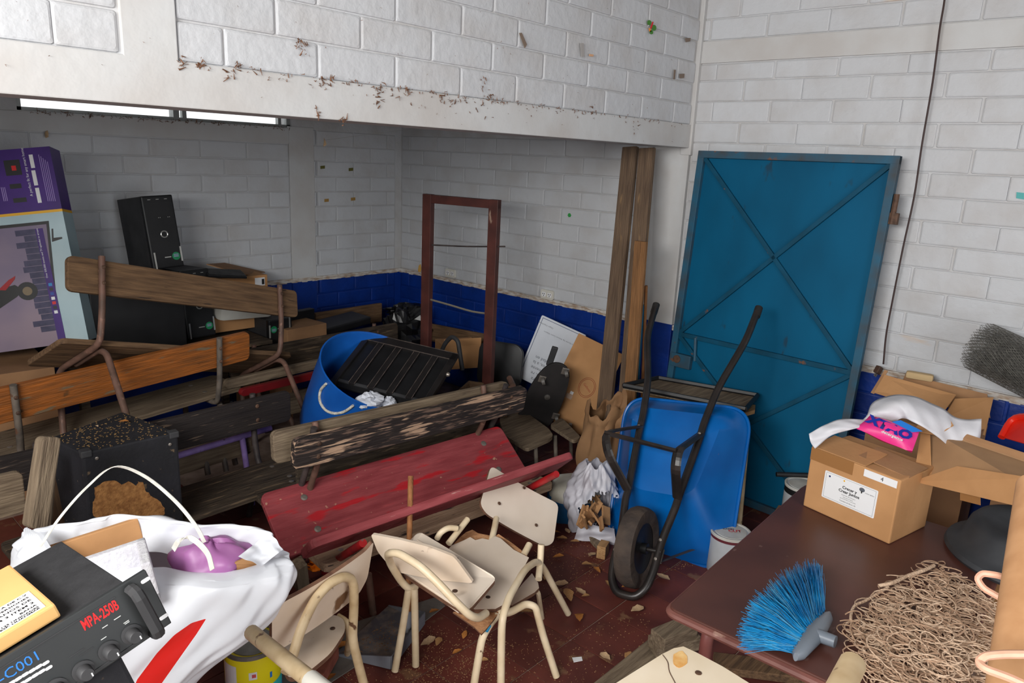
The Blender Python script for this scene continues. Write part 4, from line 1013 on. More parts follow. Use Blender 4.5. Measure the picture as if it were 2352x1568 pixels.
for k in range(1, 5): MB().box((k * .1 - .012, -.010, .03), (k * .1 + .02, .006, .345), bev=.003).build('rib', P_pan, pn)
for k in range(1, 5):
    for dx in (-.0125, .0185): MB().box((k * .1 + dx, -.0115, .03), (k * .1 + dx + .0025, -.009, .345)).build('edge_highlight', M_cpe, pn)
MB().box((.028, -.0135, .3445), (.48, -.011, .3475)).build('edge_highlight', M_cpe, pn)
MB().box((.0, -.0135, .3955), (.507, -.011, .3985)).build('edge_highlight', M_cpe, pn)
for k in range(5): MB().box((k * .1 + .012, -.004, .03), (k * .1 + .088, .006, .045), bev=.002).build('lip', P_dark, pn)
MB().lathe([(.011, 0), (.012, .006), (.008, .014), (.001, .016)], 12, Matrix.Translation((.507, 0, .25)) @ Matrix.Rotation(R(90), 4, 'Y')).build('bolt', M_bolt, pn, True)
MB().lathe([(.011, 0), (.012, .016), (.008, .03), (.001, .034)], 12, Matrix.Translation((.507, .0, .06)) @ Matrix.Rotation(R(90), 4, 'Y')).build('bolt', M_bolt, pn, True)
# crumpled paper in the drum
def crumple(name, c, sx, sy, sz, m, seed, nu=18, nv=12, amp=.28, axis=None):
    r0 = random.Random(seed); K = [(r0.uniform(2, 6), r0.uniform(2, 6), r0.uniform(0, 6), r0.uniform(.3, 1)) for _ in range(6)]
    g = MB()
    def fn(s, t):
        a, b = 2 * math.pi * s, math.pi * t
        k = 1 + amp * sum(w * math.sin(round(p) * a + q * b * 2 + o) for p, q, o, w in K) / 3
        return Vector(c) + Vector((sx * math.cos(a) * math.sin(b), sy * math.sin(a) * math.sin(b), sz * math.cos(b))) * k
    g.grid(fn, nu, nv, closed=True); return g.build(name, m, None)
M_paper = thin('white_crumpled_paper', (214, 218, 228), .12, .8)
tag(crumple('crumpled_paper', aty(850, 921, 2.62), .07, .06, .04, M_paper, 1), 'larger crumpled white paper in the blue drum', 'paper')
tag(crumple('crumpled_paper', aty(893, 926, 2.58), .035, .035, .03, M_paper, 2), 'small crumpled white paper at the black panel in the drum', 'paper')
# --- standing brown frame
Mfm = pose((2.877, 3.35, 1.466), (.3, .3, -76.3))
M_maroon = mat('maroon_painted_steel', (84, 44, 38), (66, 34, 30), scale=10, rough=.5, chips=((150, 124, 108), .72, 12, (1, 1, .4)))
sf = thing('metal_stand', 'maroon painted open steel frame standing in the corner', 'frame', Mfm)
for (x0_, x1_, z1_) in ((0, .06, -1.44), (.453, .513, -1.44)): MB().box((x0_, -.02, z1_), (x1_, .02, 0), bev=.003).build('post', M_maroon, sf)
MB().box((.0, -.018, -.05), (.513, .018, -.002), bev=.003).build('top_rail', M_maroon, sf)
def fpx(u, v): p = onplane(Mfm, u, v); return (p.x, p.y, p.z)
MB().tube([fpx(985, 562), fpx(1070, 566), fpx(1160, 566)], .005, 6, smooth=2).build('cross_wire', T_dark, sf)
MB().tube([fpx(983, 686), fpx(1040, 702), fpx(1085, 716), fpx(1128, 721)], .006, 6, smooth=2).build('cross_wire', mat('galvanised_wire', (150, 142, 128), rough=.4, metal=.5), sf)
# --- things in the dark corner
tag(board('wooden_plank', atx(930, 770, 3.50), atx(1125, 812, 3.50), .13, .02, W_brown, None), 'brown plank leaning on the blue wall behind the frame', 'plank')
o = thing('cardboard_box', 'open cardboard box behind the standing frame', 'box', pose(atx(1018, 850, 3.15), (0, 0, -25)))
MB().box((0, 0, 0), (.26, .2, .165), bev=.003).build('carton', K_card, o); MB().box((0, -.003, .165), (.26, .0, .21), pose((0, 0, 0), (0, 0, 0))).build('flap', K_card, o); MB().box((.03, .19, .16), (.2, .195, .20), pose((0, 0, 0), (-15, 0, 0))).build('flap', K_card2, o)
ch = thing('office_chair', 'black plastic office chair behind the standing frame', 'chair', None)
Mc = pose(atx(1092, 885, 3.16), (-8, 0, -70)); MB().prism(rounded(.30, .30, .07, 6), .03, bev=.008).build('backrest', P_black, ch, True, M=Mc)
MB().box((-.02, -.34, -.06), (.30, .02, 0), bev=.02).build('seat', P_black, ch, True, M=Mc)
MB().tube([atx(1003, 835, 3.02), atx(1022, 788, 3.02), atx(1038, 772, 3.02), atx(1052, 782, 3.02), atx(1062, 850, 3.02)], .014, 10).build('armrest', P_dark, ch, True)
MB().tube([atx(1170, 868, 3.1), atx(1178, 886, 3.05)], .018, 10).build('arm_bracket', T_brown, ch, True)
MB().tube([atx(1120, 900, 3.1), atz(1120, 985, .02)], .02, 10).build('column', P_dark, ch, True)
for an in range(5): MB().tube([atz(1120, 985, .06), atz(1120, 985, .03) + Vector((.2 * math.cos(an * 1.257), .2 * math.sin(an * 1.257), 0))], .014, 8).build('base_arm', P_dark, ch, True)
def garbage(name, lab, c, s, seed):
    return tag(crumple(name, c, s[0], s[1], s[2], mat('black_bag_film', (18, 18, 20), rough=.35, spec=.6), seed, 26, 16, .35), lab, 'bag')
garbage('garbage_bag', 'black plastic garbage bag in the blue corner', aty(932, 770, 4.05), (.17, .15, .19), 4)
garbage('garbage_bag', 'small black plastic bag on top of the corner heap', aty(930, 712, 4.25), (.16, .10, .05), 5)
o = thing('wooden_crate', 'brown wooden crate beside the blue drum', 'crate', pose(atx(1050, 905, 2.75), (0, 0, -62)))
MB().box((0, 0, -.10), (.30, .012, .02)).build('side', W_brown, o); MB().box((0, .2, -.10), (.30, .212, .02)).build('side', W_brown, o); MB().box((0, 0, -.10), (.012, .2, .02)).build('end', W_brown, o); MB().box((.288, 0, -.10), (.30, .2, .02)).build('end', W_brown, o); MB().box((0, 0, -.10), (.30, .2, -.09)).build('bottom', W_brown, o)
# --- sign board
Msg = pose((3.350, 2.966, .362), (-6.8, 17.7, -68.1))
sg_ = thing('sign_board', 'white metal sign board leaning upside down on the blue wall', 'sign', Msg)
M_sign = mat('white_sign_metal', (206, 210, 218), (192, 196, 204), scale=4, rough=.3, spec=.5)
I_navy = mat('navy_print', (34, 48, 96), rough=.5); I_grey = mat('grey_print', (92, 96, 104), rough=.6)
MB().prism(rounded(.307, .43, .008, 3, 0, -.02), .003).build('panel', M_sign, sg_)
for (a, b, c_, d_2) in ((.012, .395, .295, .398), (.012, -.01, .015, .398), (.292, -.01, .295, .398)): flat('border_line', None, rect(a, b, c_, d_2), I_navy, sg_, .0006)
U = lambda x, z: Matrix.Translation((x, -.0007, z)) @ Matrix.Rotation(R(180), 4, 'Y')
for (s_, sz, x, z) in (('Centro Escolar Ing. Antonio Castro Villatoro', .0125, .28, .325), ('Chapin Chapeltique', .0125, .10, .365), ('la sociedad en', .03, .235, .16), ('educativos, a la', .03, .245, .125), ('exclusivamente', .03, .245, .09), ('nuevos, re', .03, .20, .055), ('idad para', .03, .20, .02)):
    text('lettering', s_, sz, I_grey, sg_, U(x, z))
# --- castor board
Mcb = pose((3.000, 2.643, .197), (10.8, 13.4, -42.3))
cbd = thing('castor_board', 'black paint-spattered oval board with castors', 'castor board', Mcb)
M_cb = mat('spattered_black_board', (28, 26, 26), (38, 34, 34), scale=10, rough=.7, chips=[((120, 110, 100), .73, 26, None)])
outl = catmull([(.02, 0, -.02), (.10, 0, -.03), (.17, 0, .02), (.205, 0, .12), (.21, 0, .25), (.195, 0, .38), (.15, 0, .435), (.08, 0, .43), (.03, 0, .36), (.0, 0, .24), (-.01, 0, .12), (-.012, 0, .04), (-.03, 0, -.05), (.0, 0, -.06)], 4)
MB().prism([(p.x, p.z) for p in outl[::-1]], .02, bev=.003).build('board', M_cb, cbd)
M_cast = mat('grey_castor', (96, 92, 88), (70, 66, 62), scale=20, rough=.5)
for (u, v) in ((1245, 870), (1298, 852), (1222, 973), (1276, 955)):
    p = onplane(Mcb, u, v)
    MB().box((-.02, -.006, -.02), (.02, 0, .02), Matrix.Translation((p.x, 0, p.z)), bev=.002).build('castor_plate', M_bolt, cbd)
    MB().lathe([(.006, -.010), (.021, -.009), (.022, .009), (.006, .010)], 16, Matrix.Translation((p.x + .005, -.028, p.z)) @ Matrix.Rotation(R(60), 4, 'Y')).build('castor_wheel', M_cast, cbd, True)
    MB().tube([(p.x, -.004, p.z), (p.x + .005, -.03, p.z - .004)], .008, 8).build('castor_fork', M_cast, cbd, True)
p = onplane(Mcb, 1257, 912); MB().lathe([(.018, 0), (.016, .004), (.006, .008)], 14, Matrix.Translation((p.x, 0, p.z)) @ Matrix.Rotation(R(90), 4, 'X')).build('centre_bolt', M_cast, cbd, True)
MB().box((.05, .02, .40), (.085, .04, .52), bev=.006).build('handle_post', P_dark, cbd)
# --- flattened carton
Mfc = pose((3.199, 2.572, .236), (-20.3, 21.6, -58.0))
fc = thing('flattened_carton', 'flattened brown carton with a red round print leaning behind the castor board', 'carton', Mfc)
MB().box((-.05, 0, -.03), (.25, .012, .509), bev=.002).build('panel', K_card, fc)
I_rp = mat('faded_red_print', (150, 60, 46), rough=.8)
cx0 = onplane(Mfc, 1348, 890)
for rr in (.055, .047): MB().tube([(cx0.x + rr * .9 * math.cos(t), -.0008, cx0.z + rr * 1.1 * math.sin(t)) for t in [2 * math.pi * k / 36 for k in range(36)]], .0011, 4, closed=True, smooth=0).build('print_ring', I_rp, fc)
text('lettering', 'Galletas', .02, I_rp, fc, Matrix.Translation((cx0.x - .03, -.0008, cx0.z + .01)) @ Matrix.Rotation(R(28), 4, 'Y'))
text('lettering', 'UN', .014, I_rp, fc, Matrix.Translation((cx0.x + .075, -.0008, cx0.z + .05)) @ Matrix.Rotation(R(0), 4, 'Y'))
p = onplane(Mfc, 1314, 902); flat('sticker', None, rect(p.x - .012, p.z - .01, p.x + .008, p.z + .008), I_white, fc, .001); flat('tape', None, rect(p.x - .03, p.z - .04, p.x + .012, p.z - .012), K_tape, fc, .0012)
# --- wooden school chairs under the castor board
for nm, pts, lab, legs in (('a', [(1146, 962), (1160, 946), (1200, 940), (1262, 985), (1271, 1000), (1262, 1008), (1214, 1029), (1206, 1028), (1160, 1000)], 'wooden school chair with a worn seat under the castor board', ((1230, 1022, 1248, 1068), (1168, 1004, 1172, 1060))), ('b', [(1262, 975), (1290, 958), (1335, 1004), (1318, 1012)], 'wooden school chair seat behind the paper sack', ((1275, 1000, 1268, 1062), (1330, 1008, 1335, 1060)))):
    c = thing('wooden_chair', lab, 'chair', None); pxplate('seat', roundpoly(pts, 8), .26, .018, W_grey, c, False)
    for (u0, v0, u1, v1) in legs: a = atz(u0, v0, .24); MB().tube([a, atz(u0, v0, .24).lerp(Vector((a.x, a.y, 0)) + Vector((.0, -.03, 0)), 1)], .011, 8).build('leg', T_grey, c, True)
    a = atz(pts[1][0] + 20, pts[1][1] + 15, .24); MB().tube([a, Vector((a.x + .06, a.y + .02, 0))], .011, 8).build('leg', T_grey, c, True)
# --- leaning planks
def lean(lab, tl, tr_, b0, b1, xt, m, t=.03):
    a, b = atx(tl[0], tl[1], xt), atx(tr_[0], tr_[1], xt); w_ = (b - a).length
    a0 = atz(b0[0], b0[1], .005)
    o = board('wooden_plank', a0, a, w_, t, m, None, (0, -1, 0), r=.004); return tag(o, lab, 'plank', None)
lean('tall brown plank leaning on the wall left of the pilaster', (1436, 340), (1468, 340), (1362, 1085), (0, 0), 3.44, W_plank)
lean('tall brown plank leaning beside the pilaster, right of its twin', (1474, 342), (1507, 342), (1412, 1085), (0, 0), 3.43, W_plank)
lean('shorter orange-tipped plank leaning in front of the two tall planks', (1462, 552), (1489, 552), (1424, 1085), (0, 0), 3.25, W_plank2, .02)
tag(MB().tube([atz(1470, 1050, .01), atx(1484, 656, 3.36)], .009, 8).build('wooden_stick', W_stick, None, True), 'thin brown stick leaning beside the planks', 'stick')
tag(MB().tube([atz(1452, 1060, .01), atx(1476, 700, 3.37)], .010, 8).build('blue_pole', mat('teal_pole_paint', (30, 104, 140), rough=.4), None, True), 'thin teal pole leaning beside the planks', 'pole')
# --- paper sack
M_sack = mat('brown_paper', (150, 114, 80), (130, 96, 66), scale=6, rough=.85, bump=.8, bscale=9)
sk = thing('paper_sack', 'crumpled brown paper sack left of the wheelbarrow', 'sack', None)
sc_ = Vector((3.08, 2.08, 0)); g = MB(); rsk = random.Random(9); pk_ = [rsk.uniform(0, 6) for _ in range(8)]
def sackf(s, t):
    a = 2 * math.pi * s; z = .44 * t; rad = .125 * (1 - .12 * (2 * t - .9) ** 2) + .012 * math.sin(4 * a + 5 * t + pk_[0]) + .008 * math.sin(9 * a - 8 * t + pk_[1]) + (.01 if t > .9 else 0)
    sq = 1 / max(abs(math.cos(a)), abs(math.sin(a))) ** .5
    zz = z + (.035 * math.sin(3 * a + pk_[2]) + .02 * math.sin(8 * a)) * max(0, t - .7) / .3
    return sc_ + Vector((rad * sq * math.cos(a), rad * sq * .8 * math.sin(a), zz))
g.grid(sackf, 48, 22, closed=True); g.build('sack_wall', M_sack, sk, True, solid=.002)
o = quadsheet([atx(1395, 1000, 3.05), atx(1400, 935, 3.05), atx(1440, 885, 3.1), atx(1432, 990, 3.05)], 12, 12, .010, 8).build('torn_edge', M_sack, sk, True)
# --- printed sack and white bag with wood scraps
bs = thing('printed_sack', 'blue and white printed cement sack on the floor behind the cream chair', 'sack', None)
bc = atz(1316, 1208, 0) + Vector((.09, .07, .085))
M_bs = mat('blue_sack_film', (40, 108, 160), (30, 88, 138), scale=6, rough=.4, bump=.5, bscale=14); M_ws = mat('white_sack_film', (200, 198, 190), (170, 166, 152), scale=8, rough=.5, bump=.5, bscale=14, chips=((90, 100, 70), .72, 14, None))
g = MB()
def bsf(s, t):
    a = 2 * math.pi * s; b = math.pi * t; k = 1 + .04 * math.sin(5 * a + 3 * b)
    c_, s_ = math.cos(a), math.sin(a); sx = math.copysign(abs(c_) ** .6, c_); sy = math.copysign(abs(s_) ** .6, s_)
    return bc + RT * .13 * sx * math.sin(b) ** .5 * k + Vector((-RT.y, RT.x, 0)) * .12 * sy * math.sin(b) ** .5 * k + Vector((0, 0, .115 * math.cos(b)))
g.grid(bsf, 40, 22, closed=True); g.m = []
for f in g.f:
    c = sum((Vector(g.v[i]) for i in f), Vector()) / 4; g.m.append(1 if c.z > bc.z + .035 else 0)
g.build('sack_body', [M_bs, M_ws], bs, True)
rx = Vector((RT.x, RT.y, 0)).normalized(); ny = Vector((-rx.y, rx.x, 0))
Mb2 = Matrix(((rx.x, ny.x, 0, 0), (rx.y, ny.y, 0, 0), (0, 0, 1, 0), (0, 0, 0, 1)))
pf = bc - ny * .128 + Vector((0, 0, -.03))
text('lettering', 'Block', .045, I_white, bs, Matrix.Translation(pf + rx * .095) @ Mb2 @ Matrix.Rotation(R(180), 4, 'Y'), bold=.0012)
wb_ = thing('plastic_bag', 'torn white plastic bag spilling wood scraps beside the wheelbarrow', 'bag', None)
M_wf = thin('white_torn_film', (206, 208, 218), .15, .45, bump=.5, bscale=12, col2=(188, 184, 192))
wc = atz(1368, 1230, 0) + Vector((.03, .05, 0))
g = MB(); pw = [random.Random(12).uniform(0, 6) for _ in range(6)]
def wbf(s, t):
    a = 2 * math.pi * s; r0 = (.125 * math.sin(math.pi * (.22 + .70 * t)) ** .7) * (1 + .10 * math.sin(3 * a + 4 * t + pw[0]) + .07 * math.sin(7 * a - 9 * t + pw[1]) + .045 * math.sin(13 * a + 16 * t) + .03 * math.sin(21 * a - 23 * t))
    return wc + rx * r0 * .95 * math.cos(a) + ny * r0 * .9 * math.sin(a) + Vector((0, 0, .012 + .33 * t ** .9 + .012 * math.sin(5 * a + 7 * t)))
full = MB(); full.grid(wbf, 110, 60, closed=True)
keep = []
hole = [(1326, 1170), (1342, 1158), (1356, 1146), (1372, 1128), (1386, 1134), (1396, 1128), (1425, 1146), (1425, 1205), (1404, 1212), (1388, 1220), (1372, 1206), (1350, 1196), (1338, 1180)]
for f in full.f:
    c_ = sum((Vector(full.v[i]) for i in f), Vector()) / 4; u, v = pix(c_); back = (c_ - wc).dot(ny) > -.005
    if back or not inpoly(u + 3 * math.sin(v * .7), v + 3 * math.sin(u * .8), hole): keep.append(f)
g.add(full.v, keep); g.build('torn_film', M_wf, wb_, True)
quadsheet([wc - ny * .12 - rx * .09 + Vector((0, 0, .012)), wc - ny * .15 + rx * .10 + Vector((0, 0, .01)), wc - ny * .115 + rx * .09 + Vector((0, 0, .07)), wc - ny * .115 - rx * .07 + Vector((0, 0, .10))], 26, 16, .006, 13).build('torn_film', M_wf, wb_, True)
M_scrap = mat('pale_scrap_wood', (178, 136, 94), (150, 110, 74), scale=12, rough=.9, bump=.3)
rsc = random.Random(44)
for k in range(15):
    u, v = rsc.uniform(1338, 1408), rsc.uniform(1148, 1208); l, w_ = rsc.uniform(.06, .13), rsc.uniform(.02, .05)
    p = atz(u, v, .13) + ny * rsc.uniform(.0, .03)
    tag(MB().box((-l / 2, -w_ / 2, -.005), (l / 2, w_ / 2, .005), pose(p, (rsc.uniform(30, 110), rsc.uniform(-60, 60), rsc.uniform(0, 180))), bev=.002).build('wood_scrap', M_scrap, None), 'pale wood scrap in the torn white bag', 'wood scrap', 'wood scraps in the torn bag')
tag(MB().box((-.035, -.02, 0), (.03, .02, .06), pose(atz(1384, 1275, 0), (0, 0, 20)), bev=.003).build('wood_block', W_pale, None), 'small pale wood block on the floor below the torn bag', 'wood block')
tag(MB().box((-.06, -.018, 0), (.05, .018, .022), pose(atz(1368, 1250, .0), (0, -10, 70)), bev=.003).build('wood_block', W_grey, None), 'grey wood offcut behind the small pale wood block', 'wood block')

# ------------------------------------------------------------------ wheelbarrow standing on its nose
Mwb = pose((2.262, 1.370, .019), (-44.4, -6.4, -79.2))
wbw = thing('wheelbarrow', 'blue wheelbarrow standing on its nose against the desk, underside to the camera', 'wheelbarrow', Mwb)
M_wbb = mat('blue_painted_tray', (2, 98, 176), (0, 84, 158), scale=4, rough=.3, spec=.5, chips=[((120, 128, 150), .72, 4.5, None), ((60, 60, 50), .76, 18, None), ((150, 92, 60), .79, 12, None)])
M_tyre = mat('worn_rubber_tyre', (78, 66, 58), (58, 50, 46), scale=16, rough=.85, bump=.5, bscale=40)
def wpx(u, v, k): p = onplane(Mwb, u, v, 1, k); return p
# tray: rim loop and bottom loop
def loop(wr, zr, wf, zf, yr, yf, rad, n=10):
    c = [(-wr, zr), (wr, zr), (wf, zf), (-wf, zf)]
    o = roundpoly([(a, b) for a, b in c], rad, n)
    return [Vector((a, yr + (yf - yr) * (b - zr) / (zf - zr), b)) for a, b in o]
rim2 = loop(.305, .955, .285, .275, .115, .335, .12)
rim = loop(.295, .945, .275, .285, .112, .325, .12)
mid = loop(.262, .905, .215, .36, .075, .20, .10)
bot = loop(.215, .86, .150, .47, .030, .055, .09)
bot2 = loop(.15, .79, .10, .54, .026, .045, .05)
n = len(rim); ls = [rim2, rim, mid, bot, bot2]
vs = [tuple(p) for l in ls for p in l]; fs = [(j * n + i, j * n + (i + 1) % n, (j + 1) * n + (i + 1) % n, (j + 1) * n + i) for j in range(len(ls) - 1) for i in range(n)] + [tuple((len(ls) - 1) * n + i for i in range(n))]
MB().add(vs, fs).build('tray', M_wbb, wbw, True, solid=.003)
MB().tube(rim2, .007, 8, closed=True, smooth=0).build('tray_rim', M_wbb, wbw, True)
tb = .0165
L_ = [(-.255, .03, 1.45), (-.240, 0, 1.245), (-.165, 0, .98), (-.142, 0, .80), (-.140, 0, .735), (-.112, 0, .44), (-.112, -.004, .40), (-.088, 0, .24), (-.088, 0, .12), (-.075, 0, .045), (-.04, 0, .0), (.04, 0, .0), (.075, 0, .045), (.088, 0, .12), (.088, 0, .24), (.112, -.004, .40), (.112, 0, .44), (.140, 0, .735), (.142, 0, .80), (.165, 0, .98), (.240, 0, 1.245), (.255, .03, 1.45)]
MB().tube(L_, tb, 14, smooth=3).build('frame_tube', T_black, wbw, True)
for s in (-1, 1):
    MB().tube([(s * .253, .026, 1.40), (s * .2555, .031, 1.455)], .0185, 14).build('grip', mat('black_rubber_grip', (34, 32, 32), rough=.7), wbw, True)
    ka, kb = (wpx(1389, 992, -.19), wpx(1396, 1042, -.17)) if s < 0 else (wpx(1557, 1034, -.19), wpx(1551, 1074, -.17))
    MB().tube([(s * .140, -.004, .745), ka, kb, (s * .112, -.012, .435)], .016, 8, flat=(1.35, .5), smooth=3).build('leg', T_black, wbw)
    for (x, z) in ((.140, .74), (.112, .44), (.089, .245), (.089, .165)):
        MB().lathe([(.0075, 0), (.0075, .006), (.004, .009)], 6, Matrix.Translation((s * x, -.016, z)) @ Matrix.Rotation(R(90), 4, 'X')).build('bolt', M_bolt, wbw)
MB().tube([wpx(1391, 994, -.19), wpx(1555, 1036, -.19)], .014, 8, flat=(1.3, .6), smooth=0).build('leg_crossbar', T_black, wbw)
rw, yw = .165, -.005
MB().lathe([(rw * .62, -.03), (rw * .80, -.04), (rw * .95, -.036), (rw, -.018), (rw * 1.005, 0), (rw, .018), (rw * .95, .036), (rw * .80, .04), (rw * .62, .03)], 40, Matrix.Translation((-.004, yw, .20)) @ Matrix.Rotation(R(90), 4, 'Y'), close=False).build('tyre', M_tyre, wbw, True)
MB().lathe([(.022, -.045), (.022, -.02), (rw * .3, -.012), (rw * .55, -.022), (rw * .64, -.030), (rw * .64, .030), (rw * .55, .022), (rw * .3, .012), (.022, .02), (.022, .045)], 32, Matrix.Translation((-.004, yw, .20)) @ Matrix.Rotation(R(90), 4, 'Y')).build('wheel_rim', P_black, wbw, True)
MB().tube([(-.10, yw, .20), (.10, yw, .20)], .009, 10).build('axle', T_black, wbw, True)
MB().box((.085, .0, .155), (.110, .004, .215), bev=.001).build('axle_bracket', T_black, wbw)
p = wpx(1590, 1262, .15)
MB().tube([(.095, .005, .16), (p.x, .15, p.z)], .014, 4, flat=(1.4, .2)).build('tray_brace', T_dark, wbw)
# --- desk behind it
ds = thing('school_desk', 'wooden school desk with a black rimmed top behind the wheelbarrow', 'desk', None)
zd = .60
dq = [atz(1432, 885, zd), atz(1712, 940, zd), atz(1740, 908, zd), atz(1512, 868, zd)]
slab([p - Vector((0, 0, .02)) for p in dq], .012).build('desk_top', W_grey, ds)
for i in range(4):
    a, b = dq[i], dq[(i + 1) % 4]; MB().tube([a, b], .012, 6, flat=(.8, 1.2)).build('rim', P_black, ds)
zq = [atz(1690, 962, .52), atz(1733, 950, .52), atz(1734, 938, .52), atz(1500, 905, .52), atz(1480, 930, .52)]
slab(zq, .02).build('book_shelf', W_pale, ds)
f0 = atz(1697, 1212, 0)
MB().tube([atz(1680, 972, .50), atz(1704, 962, .50), atz(1717, 985, .47), f0], .013, 12).build('leg', T_creamw, ds, True)
MB().tube([atz(1700, 1020, .40), atz(1640, 1000, .40)], .010, 8).build('stretcher', T_creamw, ds, True)
for dx, dy in ((-.05, .56), (.22, .52)): MB().tube([f0 + Vector((dx, dy, 0)), f0 + Vector((dx, dy, .58))], .013, 10).build('leg', T_creamw, ds, True)
# --- blue steel door leaf
Mdr = pose((3.600, 1.975, 1.773), (-4.4, -.2, -92.6))
dl = thing('steel_door_leaf', 'blue sheet steel door leaf leaning against the right wall', 'door', Mdr)
M_door = mat('teal_blue_steel_paint', (0, 86, 122), (0, 74, 106), scale=3, rough=.6, spec=.15, chips=[((26, 62, 84), .66, 14, (1, 1, .35)), ((150, 92, 60), .80, 10, None)], stretch=(1, 1, .5))
M_ddg = mat('blue_steel_bar_paint', (4, 72, 100), (8, 62, 84), scale=12, rough=.6, spec=.2, chips=[((104, 74, 58), .68, 18, None)])
M_dfr = mat('rusty_blue_steel_paint', (30, 84, 110), (58, 62, 66), scale=10, rough=.6, lo=.35, hi=.75, chips=[((104, 70, 52), .66, 14, None)])
DW, DH = .995, 1.776
MB().box((0, -.002, -DH), (DW, .002, 0)).build('sheet', M_door, dl)
bwid = .036
for (a, b) in (((0, -.026, -DH), (bwid, .004, 0)), ((DW - bwid, -.026, -DH), (DW, .004, 0)), ((0, -.0265, -bwid), (DW, .0045, 0)), ((0, -.0265, -DH), (DW, .0045, -DH + bwid))): MB().box(a, b, bev=.002).build('frame_bar', M_dfr, dl)
zm = -.977
MB().box((bwid, -.02, zm - .012), (DW - bwid, 0, zm + .012), bev=.002).build('cross_bar', M_ddg, dl)
for (a, b) in (((bwid, -bwid), (DW - bwid, zm + .01)), ((DW - bwid, -bwid), (bwid, zm + .01)), ((bwid, zm - .01), (DW - bwid, -DH + bwid)), ((DW - bwid, zm - .01), (bwid, -DH + bwid))):
    A, B = Vector((a[0], -.010, a[1])), Vector((b[0], -.010, b[1])); x = (B - A).normalized(); y = Vector((0, 1, 0)); z = x.cross(y)
    MB().box((0, -.008, -.011), ((B - A).length, .008, .011), Matrix(((x.x, y.x, z.x, A.x), (x.y, y.y, z.y, A.y), (x.z, y.z, z.z, A.z), (0, 0, 0, 1))), bev=.002).build('diagonal_bar', M_ddg, dl)
def dpx(u, v): p = onplane(Mdr, u, v); return p
a = dpx(1545, 806); b = dpx(1590, 840)
MB().box((bwid * .3, -.032, b.z - .02), (b.x, -.0, a.z), bev=.003).build('lock_plate', M_dfr, dl)
c = dpx(1562, 823); MB().lathe([(.022, 0), (.022, .004), (.012, .006)], 14, Matrix.Translation((c.x, -.032, c.z)) @ Matrix.Rotation(R(90), 4, 'X')).build('lock_cylinder', M_rbolt, dl)
a = dpx(1602, 775); b = dpx(1600, 828); MB().tube([(a.x, -.02, a.z), (b.x, -.02, b.z)], .008, 8).build('bolt_rod', M_dfr, dl, True)
a = dpx(2060, 500); MB().box((DW - .01, -.02, a.z - .03), (DW + .035, .006, a.z + .02), bev=.003).build('hinge', M_rbolt, dl); MB().tube([(DW + .012, -.012, a.z - .03), (DW + .012, -.012, a.z + .10)], .012, 8).build('hinge_barrel', M_rbolt, dl, True)
# --- paint cans by the wheelbarrow
M_cw = mat('white_can_paint', (176, 179, 183), (160, 163, 168), scale=8, rough=.4); M_cl = mat('pale_can_lid', (196, 196, 190), (176, 172, 164), scale=14, rough=.5)
I_mar = mat('maroon_print', (92, 36, 44), rough=.5)
c2 = can('white paint can with a printed lid at the table corner below the wheelbarrow', (2.77, 1.19, 0), .084, .19, M_cw, M_cl, ((.165, .178, I_mar),), False)
for (s_, sz, y_, m) in (('RAPID', .018, .012, I_grey), ('CUT', .028, -.018, I_red)): text('lid_lettering', s_, sz, m, c2, Matrix.Translation((.005, y_, .1875)) @ Matrix.Rotation(R(-48), 4, 'Z') @ Matrix.Rotation(R(-90), 4, 'X'), align='CENTER', bold=.0006)
c3 = can('white paint can with a wire handle behind the table at the door foot', (3.26, 1.08, .10), .084, .19, M_cw, M_cl, ((.15, .18, P_black),), True)
tag(MB().box((-.12, -.12, 0), (.12, .12, .10), bev=.004).build('cardboard_box', K_card2, None, M=pose((3.26, 1.08, 0), (0, 0, 10))), 'low cardboard box under the paint can at the door foot', 'box')
tag(MB().tube([Vector((3.22, 1.20, .31)), Vector((3.38, 1.02, .315))], .012, 8).build('paint_brush', P_black, None, True), 'black stick lying on the paint can at the door foot', 'stick')

# ------------------------------------------------------------------ table and what stands on it
ZT = .52
tb_ = thing('table', 'red-brown wooden table in the lower right', 'table', Matrix.Translation((1.6, .2, 0)))
M_tab = mat('red_brown_table_paint', (88, 52, 44), (74, 44, 38), scale=4, rough=.4, spec=.45, chips=[((128, 100, 92), .70, 5, (1, 3, 1)), ((110, 84, 76), .73, 24, None)])
M_tabe = mat('worn_table_edge', (122, 78, 70), (98, 60, 54), scale=10, rough=.5, chips=((150, 118, 106), .66, 14, None))
pc1, pc2 = atz(1532, 1392, ZT), atz(1852, 1110, ZT)
xd = Vector((pc2.x - pc1.x, pc2.y - pc1.y, 0)).normalized(); yd = Vector((xd.y, -xd.x, 0))
Mtb = Matrix(((xd.x, yd.x, 0, pc1.x), (xd.y, yd.y, 0, pc1.y), (0, 0, 1, ZT), (0, 0, 0, 1)))
Tm = tb_.matrix_world.inverted() @ Mtb
Tm = Matrix.Translation((-1.6, -.2, 0)) @ Mtb
TLn, TWd = (pc2 - pc1).length, .66
out = roundpoly([(0, 0), (TLn, 0), (TLn, TWd), (0, TWd)], .03, 5)
Mflat = Tm @ Matrix(((1, 0, 0, 0), (0, 0, 1, 0), (0, 1, 0, 0), (0, 0, 0, 1)))
MB().prism(out, -.016, Mflat, bev=.004).build('table_top', M_tab, tb_)
ed = [Tm @ Vector((a, b, -.018)) for a, b in out]
MB().tube(ed, .011, 8, closed=True, smooth=0, flat=(1, 1)).build('edge_strip', M_tabe, tb_, True)
